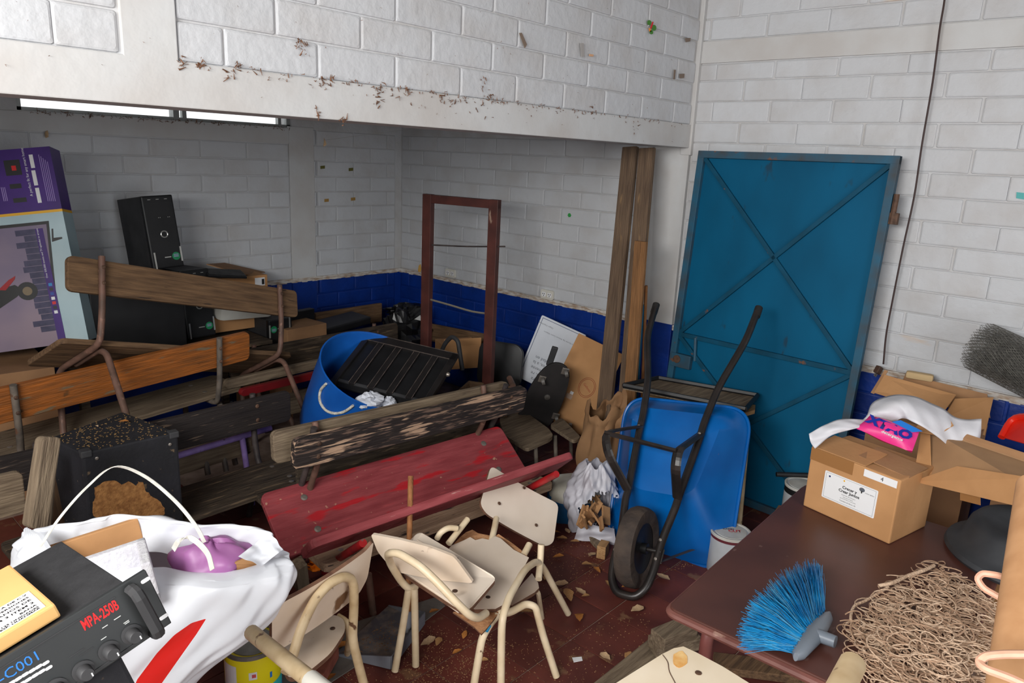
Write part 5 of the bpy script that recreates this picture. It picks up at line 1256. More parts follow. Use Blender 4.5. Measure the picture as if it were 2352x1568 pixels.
for yy in (.10, TWd - .10):
    MB().tube([Tm @ Vector((TLn - .1, yy, -ZT)), Tm @ Vector((TLn - .1, yy, -.06)), Tm @ Vector((TLn - .16, yy, -.035)), Tm @ Vector((.14, yy, -.035)), Tm @ Vector((.06, yy, -.06)), Tm @ Vector((.05, yy, -ZT))], .018, 12).build('leg_tube', mat('maroon_tube', (112, 62, 58), (92, 50, 46), scale=10, rough=.5), tb_, True)
MB().tube([Tm @ Vector((.22, .05, -.04)), Tm @ Vector((.22, TWd - .05, -.04))], .012, 8).build('stretcher', T_dark, tb_, True)
# --- cardboard box with the printed label
s_ = (1.7 - ZT) / 1.477
Mbx = pose((3.175 * s_, 1.044 * s_, ZT + .001), (0, 0, -102.3))
bxs = thing('cardboard_box', 'brown cardboard box with a white printed label on the table', 'box', Mbx)
bw_, bd, bh = .4 * s_, .299 * s_, .285 * s_
MB().box((0, 0, 0), (bw_, bd, bh), bev=.005).build('carton', K_card, bxs)
MB().box((0, 0, 0), (bw_ * .62, .135, .003), Matrix.Translation((.0, .002, bh + .001)) @ pose((0, 0, 0), (6, 0, 0))).build('flap', K_card, bxs)
MB().box((0, 0, 0), (bw_ * .55, .12, .003), Matrix.Translation((bw_ * .45, .05, bh + .008)) @ pose((0, 0, 0), (4, 4, 0))).build('flap', K_card2, bxs)
def bp(u, v): p = onplane(Mbx, u, v); return (p.x, p.z)
lq4 = [bp(1905, 1088), (bp(2012, 1133)), bp(2000, 1202), bp(1895, 1150)]
lx0, lx1 = lq4[0][0], lq4[1][0]; lz0, lz1 = lq4[3][1], lq4[0][1]
lx0, lx1, lz0, lz1 = bw_ * .20, bw_ * .80, bh * .28, bh * .72
MB().prism(rounded(lx1 - lx0, lz1 - lz0, .004, 3, lx0, lz0), -.0008).build('label', I_white, bxs)
for (a, b, c_, d2) in ((.006, .005, .0066, .005), (0, 0, 0, 0)):
    pass
lw_, lh_ = lx1 - lx0, lz1 - lz0
for (a, b, c_, d2) in ((.03, .05, .97, .056), (.03, .95, .97, .956), (.03, .05, .033, .955), (.967, .05, .97, .955)): flat('label_border', None, rect(lx0 + lw_ * a, lz0 + lh_ * b, lx0 + lw_ * c_, lz0 + lh_ * d2), I_grey, bxs, .0012)
for (t_, sz, fx_, fz) in (('Crecer y', .145, .50, .60), ('Crear Juntos', .145, .50, .46), ('Desarrollo de la Primera', .05, .50, .36), ('Materiales de apoyo', .045, .50, .29), ('para las familias y la comunidad', .045, .50, .23), ('Cantidad de libros: 30', .065, .50, .13)):
    text('label_lettering', t_, lh_ * sz, M_ink, bxs, Matrix.Translation((lx0 + lw_ * fx_, -.0013, lz0 + lh_ * fz)), align='CENTER', bold=.0004 if sz > .1 else 0)
MB().tube([(lx0 + lw_ * .72, -.001, lz0 + lh_ * .70), (lx0 + lw_ * .72, -.001, lz0 + lh_ * .78)], .0022, 6).build('tree_logo', M_ink, bxs)
flat('tree_logo', None, disc(lx0 + lw_ * .72, lz0 + lh_ * .82, lh_ * .075, 14, 1.3), I_grey, bxs, .0013)
text('label_lettering', 'crecer juntos', lh_ * .06, M_ink, bxs, Matrix.Translation((lx0 + lw_ * .78, -.0013, lz0 + lh_ * .74)))
flat('crest_mark', None, disc(lx0 + lw_ * .10, lz0 + lh_ * .84, lh_ * .035, 12), I_navy, bxs, .0013); flat('crest_mark', None, disc(lx0 + lw_ * .38, lz0 + lh_ * .88, lh_ * .03, 12), I_yellow, bxs, .0013)
flat('number_tag', None, rect(bw_ * .62, bh * .86, bw_ * .97, bh * .97), I_white, bxs, .001)
text('tag_number', '4', bh * .09, M_ink, bxs, Matrix.Translation((bw_ * .80, -.0013, bh * .885)))
flat('tape', None, rect(0, bh * .80, bw_ * .5, bh * 1.0), K_tape, bxs, .0006)
# --- detergent bag and white film behind the box
dtg = thing('detergent_bag', 'pink detergent bag with blue lettering behind the labelled box', 'detergent bag', None)
xw = 2.62
I_mag = mat('magenta_bag_print', (214, 30, 120), (226, 60, 140), scale=8, rough=.4); I_nb = mat('navy_blue_print', (30, 50, 150), rough=.4); I_sky = mat('sky_blue_print', (40, 120, 210), rough=.4)
def fromx(pts, x): return [atx(u, v, x) for u, v in pts]
def pillow(name, P, depth, m, parent, n=10):
    A, B, C_, D = P; nn = (B - A).cross(D - A).normalized()
    if nn.dot(CAM - A) < 0: nn = -nn
    g = MB()
    for sgn in (1, -1):
        g.grid(lambda s, t: (A * (1 - s) + B * s) * (1 - t) + (D * (1 - s) + C_ * s) * t + nn * sgn * depth * (math.sin(math.pi * s) * math.sin(math.pi * t)) ** .5 + nn * .002 * math.sin(9 * s + 7 * t), n, n)
    return g.build(name, m, parent, True), nn
Pd = [atx(1966, 984, xw), atx(2094, 1040, xw), atx(2112, 990, xw + .07), atx(1998, 954, xw + .07)]
_, nn = pillow('bag', Pd, .03, I_mag, dtg)
x = (Pd[1] - Pd[0]).normalized(); z = ((Pd[3] - Pd[0]) - x * (Pd[3] - Pd[0]).dot(x)).normalized(); y = z.cross(x)
Mdt = Matrix(((x.x, y.x, z.x, Pd[0].x), (x.y, y.y, z.y, Pd[0].y), (x.z, y.z, z.z, Pd[0].z), (0, 0, 0, 1)))
text('lettering', 'XTAO', .052, I_nb, dtg, Mdt @ Matrix.Translation((.022, -.033, .020)), bold=.003)
flat('print_stripe', Mdt @ Matrix.Translation((0, -.031, 0)), [(.09, .066), (.16, .058), (.185, .08), (.11, .088)], I_sky, dtg, .001)
text('lettering', 'detergente', .016, I_white, dtg, Mdt @ Matrix.Translation((.08, -.032, .004)), bold=.0004)
wfm = thing('plastic_bag', 'white plastic bag draped behind the labelled box on the table', 'bag', None)
M_wf2 = thin('white_bag_film', (222, 222, 228), .2, .42, bump=.35, bscale=12)
def filmgrid(rows, nm, amp=.004, seed=1):
    """film surface through rows of (u, v, x) points"""
    r0 = random.Random(seed); phs = [r0.uniform(0, 6) for _ in range(4)]
    W_ = [catmull([atx(*p) for p in row], 6) for row in rows]; m = min(len(w) for w in W_)
    cols = [catmull([w[int(i * (len(w) - 1) / (m - 1))] for w in W_], 5) for i in range(m)]
    nv = len(cols[0]); vs = []
    for j in range(nv):
        for i in range(m):
            p = cols[i][j]; vs.append(tuple(p + Vector((-1, -.3, .5)).normalized() * amp * (math.sin(i * .55 + j * .35 + phs[0]) + .7 * math.sin(i * 1.1 - j * .8 + phs[1]))))
    fs = [(j * m + i, j * m + i + 1, (j + 1) * m + i + 1, (j + 1) * m + i) for j in range(nv - 1) for i in range(m - 1)]
    return MB().add(vs, fs).build(nm, M_wf2, wfm, True, solid=.0012)
filmgrid([[(1990, 960, 2.72), (2004, 925, 2.76), (2045, 908, 2.80), (2100, 910, 2.82), (2160, 935, 2.84), (2200, 960, 2.86), (2254, 962, 2.88)],
          [(1985, 965, 2.70), (2020, 945, 2.70), (2062, 925, 2.72), (2095, 930, 2.72), (2150, 960, 2.76), (2200, 990, 2.80), (2252, 1000, 2.84)],
          [(2040, 968, 2.74), (2055, 968, 2.72), (2075, 960, 2.70), (2100, 970, 2.68), (2150, 1000, 2.72), (2195, 1035, 2.78), (2240, 1040, 2.84)]], 'film', .004, 2)
filmgrid([[(1858, 996, 2.50), (1895, 975, 2.56), (1935, 962, 2.62), (1985, 963, 2.68), (2006, 958, 2.72)],
          [(1862, 1015, 2.49), (1900, 990, 2.54), (1950, 975, 2.60), (1980, 972, 2.66), (2000, 970, 2.70)],
          [(1872, 1030, 2.50), (1910, 1000, 2.55), (1960, 985, 2.60), (1985, 980, 2.65), (1998, 985, 2.68)]], 'film', .003, 3)
# --- open carton on its side, boxes behind
oc = thing('cardboard_box', 'open shallow brown carton hanging over the table end at the right edge', 'box', None)
xa = 2.66
def cardq(nm, P, t, m, parent):
    P = [Vector(p) for p in P]; nn = (P[1] - P[0]).cross(P[2] - P[0]).normalized()
    return slab(P, t, tuple(nn)).build(nm, m, parent)
A = atx(2097, 1105, 2.62); B = atx(2380, 1172, 2.40); C1 = atx(2380, 1098, 2.42); D1 = atx(2230, 1075, 2.54); E1 = atx(2200, 1070, 2.57); F1_ = atx(2115, 1103, 2.63)
cardq('front_side', [A, B, C1, E1], .003, K_card, oc)
G = atx(2118, 975, 2.80); H_ = atx(2135, 995, 2.80)
cardq('left_side', [A, atx(2140, 1090, 2.66), atx(2136, 985, 2.80), G], .003, K_card, oc)
cardq('bottom', [atx(2110, 1100, 2.66), atx(2380, 1128, 2.46), atx(2400, 1075, 2.72), atx(2133, 985, 2.84)], .003, K_cardin, oc)
cardq('back_side', [atx(2133, 985, 2.84), atx(2400, 1085, 2.72), atx(2400, 1055, 2.74), atx(2140, 970, 2.86)], .003, K_card2, oc)
cardq('torn_flap', [atx(2098, 990, 2.72), atx(2155, 1000, 2.74), atx(2190, 978, 2.80), atx(2180, 962, 2.82), atx(2128, 946, 2.82), atx(2120, 962, 2.80)], .003, K_card, oc)
a = atx(2205, 1074, 2.565); cardq('tape', [atx(2205, 1148, 2.535), atx(2252, 1160, 2.50), atx(2250, 1080, 2.52), atx(2206, 1072, 2.56)], -.001, K_tape, oc)
ob = thing('cardboard_box', 'open cardboard box against the blue wall behind the white bag', 'box', None)
xb = 3.38
cardq('front_flap', [atx(2008, 902, xb - .12), atx(2165, 950, xb - .16), atx(2196, 908, xb - .02), atx(2032, 862, xb - .02)], .004, K_card, ob)
cardq('back_side', [atx(2060, 905, xb + .16), atx(2275, 960, xb + .1), atx(2268, 905, xb + .14), atx(2080, 860, xb + .2)], .004, K_card2, ob)
cardq('right_side', [atx(2165, 960, xb - .12), atx(2260, 1000, xb + .05), atx(2280, 912, xb + .12), atx(2192, 915, xb)], .004, K_card, ob)
cardq('left_flap', [atx(2000, 902, xb - .05), atx(2008, 905, xb - .05), atx(2040, 852, xb), atx(2032, 850, xb)], .004, K_card2, ob)
MB().box((0, 0, 0), (.24, .40, .70), pose((xb - .12, .46, .0))).build('carton', K_card2, ob)
tag(MB().box((0, 0, 0), (.11, .04, .032), bev=.012).build('foam_block', mat('tan_foam', (186, 160, 120), rough=.9), None, True, M=pose(atx(2078, 868, 3.52), (0, 0, -80))), 'small tan rounded block on the open box at the wall', 'block')
tag(MB().box((0, 0, 0), (.4, .36, .50), bev=.004).build('cardboard_box', K_card, None, M=pose((2.78, -.05, 0), (0, 0, -8))), 'upright cardboard box standing behind the table at the right edge', 'box')
tag(MB().box((0, 0, 0), (.28, .3, .60), bev=.004).build('cardboard_box', K_card2, None, M=pose((3.12, .06, 0), (0, 0, -8))), 'tall cardboard box with a red dustpan on top at the right edge', 'box')
rd = thing('dustpan', 'red plastic dustpan at the right edge', 'dustpan', None)
M_rdp = mat('red_plastic', (216, 44, 24), (200, 34, 22), scale=6, rough=.35)
cardq('pan', [atx(2300, 1004, 2.95), atx(2390, 1030, 2.80), atx(2390, 965, 2.95), atx(2325, 960, 3.02)], .004, M_rdp, rd)
MB().tube([atx(2300, 1004, 2.94), atx(2325, 958, 3.01), atx(2390, 955, 2.93)], .012, 8).build('edge', M_rdp, rd, True)
# --- roll of chicken wire
rl = thing('wire_mesh_roll', 'roll of grey chicken wire leaning on the right wall', 'wire mesh', None)
ra, rbx = atx(2252, 795, 3.50), atx(2470, 900, 3.36)
axr = (rbx - ra).normalized(); uu = axr.cross(Vector((0, 0, 1))).normalized(); vv = axr.cross(uu)
M_wire = mat('galvanised_grey_wire', (128, 126, 120), (98, 96, 92), scale=30, rough=.5, metal=.3)
rr_ = random.Random(21)
for layer in range(8):
    rad = .036 + .0096 * layer; nseg = 16 + layer * 4; le_ = .80; nl = 52
    g = MB()
    def cyl(s, t, rad=rad, layer=layer):
        an = 2 * math.pi * s; return ra + axr * (le_ * t - .01 * rr_.random()) + (uu * math.cos(an) + vv * math.sin(an)) * (rad + .002 * math.sin(5 * an + layer))
    vs = []; wfn = nseg
    for j in range(nl + 1):
        for i in range(nseg): vs.append(tuple(cyl((i + .5 * (j % 2)) / nseg, j / nl)))
    es = []
    me_f = []
    for j in range(nl):
        for i in range(nseg):
            a_ = j * nseg + i
            b_ = (j + 1) * nseg + (i if j % 2 == 0 else i); c_ = (j + 1) * nseg + ((i - 1) % nseg if j % 2 == 0 else (i + 1) % nseg)
            es.append((a_, b_)); es.append((a_, c_))
    for (a_, b_) in es:
        A_, B_ = Vector(vs[a_]), Vector(vs[b_])
        if (A_ - B_).length < .08: g.tube([A_, B_], .0009, 3, smooth=0, cap=False)
    tag(g.build('mesh_layer', M_wire, rl), kind='stuff')
# --- broom head
bmh = thing('broom_head', 'blue bristled broom head with grey plastic base on the table', 'broom', None)
M_bh = mat('grey_broom_plastic', (116, 124, 134), (104, 112, 122), scale=6, rough=.4)
h0, h1 = atz(1828, 1505, ZT + .025), atz(1905, 1408, ZT + .03)
hx = (h1 - h0).normalized(); hy = Vector((-hx.y, hx.x, 0)); 
if hy.dot(atz(1760, 1400, ZT) - h0) < 0: hy = -hy
g = MB(); hl = (h1 - h0).length
secs = [(0, .006, .012), (.08, .018, .018), (.3, .022, .02), (.5, .026, .022), (.7, .022, .02), (.92, .016, .016), (1, .006, .01)]
vs = []; ns = 14
for t, ry, rz in secs:
    for k in range(ns): an = 2 * math.pi * k / ns; vs.append(tuple(h0 + hx * hl * t + hy * ry * math.cos(an) + Vector((0, 0, rz * math.sin(an) - .004))))
g.add(vs, [(j * ns + k, j * ns + (k + 1) % ns, (j + 1) * ns + (k + 1) % ns, (j + 1) * ns + k) for j in range(len(secs) - 1) for k in range(ns)] + [tuple(range(ns))[::-1], tuple((len(secs) - 1) * ns + k for k in range(ns))])
g.build('base', M_bh, bmh, True)
hm = h0 + hx * hl * .5; MB().tube([hm - hy * .005, hm - hy * .055 + Vector((0, 0, .004))], [.017, .0155], 14).build('socket', M_bh, bmh, True)
M_bri = mat('blue_bristle', (30, 140, 196), (20, 112, 172), scale=20, rough=.35, spec=.5, rnd=.0)
M_bri2 = mat('dusty_blue_bristle', (84, 150, 180), (60, 120, 160), scale=20, rough=.6)
rb_ = random.Random(5)
tips = [atz(u, v, ZT + .02) for u, v in ((1703, 1487), (1700, 1465), (1716, 1420), (1742, 1385), (1776, 1355), (1808, 1330), (1838, 1318), (1860, 1316), (1880, 1322))]
tips = catmull(tips, 8)
for nm, m_, cnt in (('bristles', M_bri, 900), ('dusty_bristles', M_bri2, 260)):
    g = MB()
    for k in range(cnt):
        t = rb_.random(); tp_ = tips[int(t * (len(tips) - 1))].copy(); base = h0 + hx * hl * (.05 + .9 * t) + hy * rb_.uniform(.008, .02) + Vector((0, 0, rb_.uniform(-.012, .014)))
        lk = rb_.uniform(.86, 1.03); e_ = base.lerp(tp_, lk) + Vector((rb_.gauss(0, .006), rb_.gauss(0, .006), rb_.uniform(-.015, .045)))
        m1 = base.lerp(e_, .55) + Vector((rb_.gauss(0, .003), rb_.gauss(0, .003), rb_.uniform(.0, .012)))
        g.tube([base, m1, e_], [.0011, .0010, .0007], 3, smooth=0, cap=False)
    tag(g.build(nm, m_, bmh), kind='stuff')
# --- pile of twine
tw = thing('twine_pile', 'tangled heap of tan twine net on the table', 'twine', None)
M_tw = mat('tan_twine', (212, 184, 158), (190, 160, 134), scale=60, rough=.9, bump=.6, bscale=140); M_tw2 = mat('darker_tan_twine', (184, 152, 126), (160, 128, 104), scale=60, rough=.9)
rt_ = random.Random(11); cT = atz(2110, 1450, ZT)
hull = [(1945, 1440), (1990, 1400), (2060, 1350), (2150, 1288), (2200, 1330), (2250, 1370), (2330, 1420), (2330, 1560), (2280, 1640), (2100, 1660), (2010, 1570), (1975, 1490)]
def tpt():
    while True:
        u, v = rt_.uniform(1940, 2340), rt_.uniform(1285, 1660)
        if inpoly(u, v, hull):
            dmin = min(((u - a) ** 2 + (v - b) ** 2) ** .5 for a, b in hull); zz = ZT + .006 + min(dmin / 90, 1) * .05 * rt_.random() + min(dmin / 140, 1) * .035
            return atz(u, v, zz)
for nm, m_, cnt in (('loops', M_tw, 420), ('loops', M_tw2, 380)):
    g = MB()
    for k in range(cnt):
        c_ = tpt(); rr0 = rt_.uniform(.012, .045); a0 = rt_.uniform(0, 6.28); tilt = rt_.uniform(-.35, .35); el = rt_.uniform(.45, 1.0); sp_ = rt_.uniform(.6, 1.3)
        drift = Vector((rt_.uniform(-.05, .05), rt_.uniform(-.04, .04), 0)); rot = rt_.uniform(0, 3.14)
        pts = []
        for i in range(15):
            t = i / 14; an = a0 + 2 * math.pi * sp_ * t; px_, py_ = rr0 * math.cos(an), rr0 * el * math.sin(an)
            p = c_ + Vector((px_ * math.cos(rot) - py_ * math.sin(rot), px_ * math.sin(rot) + py_ * math.cos(rot), tilt * px_)) + drift * t
            p.z = max(p.z, ZT + .003); pts.append(p)
        g.tube(pts, .0017, 5, smooth=0)
    tag(g.build(nm, m_, tw, True), kind='stuff')
MB().tube(catmull([atz(2018, 1345, ZT + .02), atz(2050, 1338, ZT + .03), atz(2085, 1322, ZT + .03), atz(2120, 1310, ZT + .035), atz(2145, 1298, ZT + .03)], 6), .0055, 8, smooth=0).build('cord_end', M_tw, tw, True)
MB().tube(catmull([atz(1980, 1455, ZT + .015), atz(1955, 1425, ZT + .02), atz(1962, 1392, ZT + .02), atz(1990, 1378, ZT + .02), atz(2040, 1348, ZT + .025)], 6), .004, 8, smooth=0).build('cord_end', M_tw, tw, True)
# --- black rubber basin
bs_ = thing('rubber_basin', 'black rubber basin upside down at the right edge of the table', 'basin', Matrix.Translation(atz(2345, 1300, ZT) + Vector((.05, -.02, 0))))
M_rub = mat('dusty_black_rubber', (44, 46, 50), (58, 60, 64), scale=7, rough=.6, bump=.15, chips=((90, 92, 96), .72, 9, (1, 3, 1)))
MB().lathe([(.235, 0), (.245, .012), (.24, .026), (.22, .034), (.20, .05), (.185, .10), (.17, .118), (.15, .122), (.12, .112), (.05, .108), (.001, .108)], 48).build('shell', M_rub, bs_, True)
tag(MB().box((-.05, -.012, 0), (.05, .012, .05), pose(atz(2345, 1278, .68), (10, -62, 62)), bev=.003).build('small_carton', K_tan, None), 'small yellowish carton with a green stripe at the right edge', 'carton')
# --- near post with bent wires at the right edge
npst = thing('wooden_post', 'smooth tan wooden chair post close to the camera at the right edge', 'post', None)
q0_, q1_ = r_(2318, 1660, 1.05), r_(2385, 1120, 1.30)
MB().tube([q0_, q1_], .027, 20).build('post', W_post, npst, True)
M_pw = mat('pinkish_wire', (206, 160, 136), (184, 138, 116), scale=30, rough=.5)
MB().tube([r_(2380, 1502, 1.02), r_(2300, 1502, 1.0), r_(2262, 1506, .99), r_(2247, 1520, .99), r_(2262, 1536, .98), r_(2320, 1556, .98), r_(2380, 1585, .98)], .0045, 8).build('bent_wire', M_pw, npst, True)
MB().tube([r_(2330, 1334, 1.22), r_(2290, 1320, 1.2), r_(2256, 1316, 1.2), r_(2244, 1328, 1.2), r_(2258, 1350, 1.2), r_(2300, 1374, 1.2), r_(2330, 1390, 1.2)], .0045, 8).build('bent_wire', M_pw, npst, True)
# --- cream seat in the foreground
fs_ = thing('school_chair', 'cracked cream chair seat with a rust stain in the bottom foreground', 'chair', None, 'cream school chairs')
M_rust = mat('rust_stained_laminate', (226, 212, 190), (210, 192, 164), scale=5, rough=.4)
zf_ = .62
pxplate('seat', [(1520, 1502), (1548, 1488), (1570, 1484), (1600, 1498), (1660, 1530), (1740, 1580), (1840, 1660), (1500, 1800), (1290, 1650), (1380, 1590)], zf_, .012, M_rust, fs_)
I_rust = mat('rust_stain', (206, 140, 60), (226, 190, 130), scale=30, rough=.6)
cs = atz(1562, 1512, zf_); st_ = MB()
pts = [(1562 + (17 + 1.5 * math.sin(k * 2.3)) * math.cos(k * .4189), 1514 + (19 + 1.5 * math.sin(k * 1.7)) * math.sin(k * .4189)) for k in range(15)]
slab([atz(u, v, zf_ + .0003) for u, v in pts], .0006).build('rust_stain', I_rust, fs_)
MB().lathe([(.0075, 0), (.0075, .001), (.004, .0012)], 12, Matrix.Translation(atz(1604, 1545, zf_ + .0003))).build('screw_hole', M_rbolt, fs_)
MB().tube([atz(1522, 1503, zf_ + .0005), atz(1535, 1520, zf_ + .0005), atz(1536, 1540, zf_ + .0005), atz(1552, 1570, zf_ + .0005)], .0011, 4).build('crack', M_rbolt, fs_)
MB().tube([atz(1650, 1640, .60), atz(1760, 1700, .60), atz(1700, 1800, .0)], .0115, 8).build('leg', T_cream, fs_, True)
tag(MB().tube([r_(1958, 1525, 1.12), r_(1900, 1640, 1.0)], .0165, 14).build('cream_tube', T_creamw, None, True), 'rusty cream tube end in the bottom foreground before the table', 'tube')

# ------------------------------------------------------------------ small things on the walls and the floor
# hanging cord with a plug
cd = thing('hanging_cord', 'dark brown electric cord with a plug hanging on the right wall', 'cord', None)
M_cord = mat('brown_cord', (56, 38, 36), rough=.5)
cpts = [(2186, -330), (2179, -150), (2172, -30), (2168, 10), (2158, 70), (2142, 190), (2118, 330), (2100, 450), (2075, 565), (2052, 680), (2036, 765), (2029, 836)]
MB().tube(catmull([atx(u, v, 3.60) for u, v in cpts], 6), .004, 8, smooth=0).build('cable', M_cord, cd, True)
MB().box((-.014, -.012, -.026), (.014, .012, .010), pose(atx(2019, 846, 3.60), (0, 30, -20)), bev=.004).build('plug', mat('brown_plug', (74, 54, 44), rough=.5), cd)
for s in (-1, 1): MB().box((s * .006 - .0012, -.003, -.042), (s * .006 + .0012, .003, -.024), pose(atx(2019, 846, 3.60), (0, 30, -20))).build('prong', M_bolt, cd)
# wall sockets
for (u, v, lab) in ((1037, 627, 'white double wall socket behind the maroon stand'), (1259, 676, 'white double wall socket above the leaning sign board')):
    p = atx(u, v, XR - .008); so = thing('wall_socket', lab, 'socket', Matrix(((0, 1, 0, p.x), (-1, 0, 0, p.y), (0, 0, 1, p.z), (0, 0, 0, 1))), 'wall sockets')
    MB().prism(rounded(.105, .062, .012, 4, -.0525, -.031), -.016, bev=.003).build('plate', P_white, so)
    for k in (-1, 1):
        face = MB().prism(rounded(.036, .03, .008, 3, k * .024 - .018, -.015), -.0175).build('receptacle', I_white, so)
        for (dx, dz) in ((-.007, .004), (.007, .004), (0, -.008)): MB().box((k * .024 + dx - .0022, -.0185, dz - .0042), (k * .024 + dx + .0022, -.0172, dz + .0042)).build('slot', P_black, face)
# butterfly sticker and bits of tape on the walls
bf = thing('butterfly_sticker', 'green and orange paper butterfly on the upper block wall', 'sticker', None)
I_lg = mat('leaf_green_paper', (70, 128, 48), rough=.7); I_or = mat('orange_paper', (226, 140, 50), rough=.7)
yf = YF - .004
def yflat(nm, pts, m, parent, y=yf, d=.0015):
    P = [aty(u, v, y) for u, v in pts]; return slab(P, d, (0, -1, 0)).build(nm, m, parent)
for (cu, cv, ru, rv) in ((1491, 52, 4.5, 6), (1502, 64, 5, 7), (1496, 74, 4, 5)): yflat('wing', [(cu + ru * math.cos(k * .524), cv + rv * math.sin(k * .524)) for k in range(12)], I_lg, bf)
yflat('wing', [(1490, 64), (1494, 66), (1496, 74), (1491, 72)], I_or, bf); yflat('body', [(1498, 50), (1501, 50), (1496, 66), (1493, 64)], I_red, bf, yf - .002)
I_btape = mat('brown_old_tape', (120, 104, 92), rough=.6); I_gtape = mat('grey_old_tape', (160, 156, 154), rough=.5); I_ptape = mat('peach_scrap', (206, 160, 124), rough=.7)
for (pts, m, lab) in (([(1192, 76), (1198, 75), (1210, 102), (1205, 111)], I_btape, 'curled brown tape strip high on the block wall'), ([(1333, 100), (1340, 99), (1342, 130), (1335, 131)], I_gtape, 'vertical grey tape strip on the upper block wall'),
                      ([(1353, 124), (1363, 125), (1362, 130), (1353, 129)], I_ptape, 'tiny peach paper scrap on the upper block wall'), ([(1548, 160), (1552, 160), (1550, 182), (1546, 182)], I_btape, 'thin upright brown tape scrap near the wall corner'),
                      ([(1560, 170), (1572, 169), (1571, 179), (1561, 180)], I_btape, 'square brown tape scrap near the wall corner'), ([(1573, 88), (1586, 87), (1585, 95), (1575, 97)], I_btape, 'upper brown tape scrap close to the wall corner')):
    tag(yflat('tape_scrap', pts, m, None), lab, 'tape')
I_gold = mat('golden_tape', (160, 124, 64), rough=.7); I_olive = mat('olive_tape', (96, 92, 40), rough=.7)
for (u, v, m, lab) in ((741, 384, I_olive, 'upper left olive tape scrap on the back wall'), (806, 389, I_olive, 'upper right olive tape scrap on the back wall'), (750, 460, I_gold, 'lower left golden tape scrap on the back wall'), (811, 457, I_gold, 'lower right golden tape scrap on the back wall')):
    tag(yflat('tape_scrap', [(u - 5, v - 3), (u + 5, v - 4), (u + 5, v + 3), (u - 5, v + 4)], m, None, YB - .009), lab, 'tape')
def xflat(nm, pts, m, x, lab, cat):
    return tag(slab([atx(u, v, x) for u, v in pts], .0015, (-1, 0, 0)).build(nm, m, None), lab, cat)
xflat('tape_scrap', [(2335, 441), (2352, 443), (2352, 458), (2334, 455)], mat('teal_tape', (20, 150, 150), rough=.4), XR - .009, 'teal tape scrap at the right edge of the wall', 'tape')
xflat('paint_spot', [(1308 + 4 * math.cos(k), 494 + 5 * math.sin(k)) for k in range(6)], mat('green_spot', (50, 150, 70), rough=.5), XR - .009, 'green spot on the wall above the sockets', 'spot')
xflat('dry_leaf', [(962, 610), (966, 606), (968, 618), (965, 628), (960, 622)], mat('yellow_leaf', (206, 160, 80), rough=.8), XR - .012, 'yellow leaf caught on the wall left of the maroon stand', 'leaf')
# leaves
LM = [mat('dry_leaf_' + n_, a, b, scale=30, rough=.8) for n_, a, b in (('tan', (190, 146, 96), (150, 106, 66)), ('orange', (196, 130, 60), (150, 92, 44)), ('pale', (206, 176, 140), (170, 138, 104)), ('brown', (140, 96, 64), (104, 70, 48)))]
def leafmesh(seed):
    r0 = random.Random(seed); g = MB(); L = 1.0; b1 = r0.uniform(.15, .4); b2 = r0.uniform(-.3, .3); wd = r0.uniform(.22, .34)
    def fn(s, t):
        w_ = wd * math.sin(math.pi * min(1, (t * .96 + .02)) ** .8) * (1 + .12 * math.sin(t * 17 + seed)); x = (s - .5) * 2 * w_
        return Vector((x, (t - .5) * L, .02 + b1 * (x / wd) ** 2 * .25 + b2 * .3 * math.sin(math.pi * t) ** 2 + .02 * math.sin(9 * t)))
    g.grid(fn, 4, 8); return g.mesh('dry_leaf', True)
lms = []
for k in range(4):
    for j in range(4):
        me = leafmesh(k * 7 + j); me.materials.append(LM[j]); lms.append(me)
def leaf(p, sz, rz, k, lab='dry leaf lying on the red tile floor', grp='dry leaves on the floor', tilt=0):
    o = bpy.data.objects.new('dry_leaf', lms[k % 16]); COL.objects.link(o)
    o.matrix_world = Matrix.Translation(Vector(p) + Vector((0, 0, .004 + .1 * sz))) @ Euler((R(tilt), R(tilt * .5), R(rz))).to_matrix().to_4x4() @ Matrix.Scale(sz, 4)
    return tag(o, lab, 'leaf', grp)
rl_ = random.Random(31)
for i, (u, v, sz) in enumerate(((1320, 1247, .05), (1282, 1282, .05), (1360, 1277, .06), (1350, 1301, .055), (1371, 1313, .05), (1287, 1345, .06), (1305, 1372, .07), (1330, 1424, .075), (1463, 1404, .075), (1400, 1348, .06), (1445, 1352, .09), (1521, 1329, .06), (1207, 1410, .06), (998, 1408, .045), (983, 1478, .06), (1007, 1478, .05), (1067, 1461, .04), (1333, 1362, .05), (1345, 1372, .04), (1275, 1227, .06), (1303, 1222, .05), (1290, 1240, .05), (786, 1488, .06), (1390, 1512, .06), (1443, 1510, .05), (1425, 1372, .06), (1180, 1300, .04), (1252, 1330, .035), (760, 1560, .05), (1240, 1250, .04), (1110, 1520, .04), (1050, 1500, .035))):
    leaf(atz(u, v, 0), sz * rl_.uniform(.85, 1.1), rl_.uniform(0, 360), i * 5 + i // 3, tilt=rl_.uniform(-12, 12))
leaf(atz(284, 972, .675), .035, 60, 1, 'small orange leaf on top of the speaker cabinet', None); leaf(atz(222, 982, .675), .02, 10, 2, 'tiny pale leaf on top of the speaker cabinet', None)
hl_ = leaf(aty(743, 331, 3.0), .05, 20, 2, 'yellow dry leaf hanging on a thread below the beam', None, 70)
tag(MB().tube([aty(743, 322, 3.0), Vector((aty(743, 322, 3.0).x, 2.26, 1.80))], .0004, 4, smooth=0).build('cobweb_thread', mat('cobweb', (150, 146, 140), rough=.8), None), 'cobweb thread holding the dry leaf below the beam', 'thread')
leaf(aty(107, 312, YB - .03), .05, 20, 6, 'pale dry leaf stuck below the window at the left', None, 70)
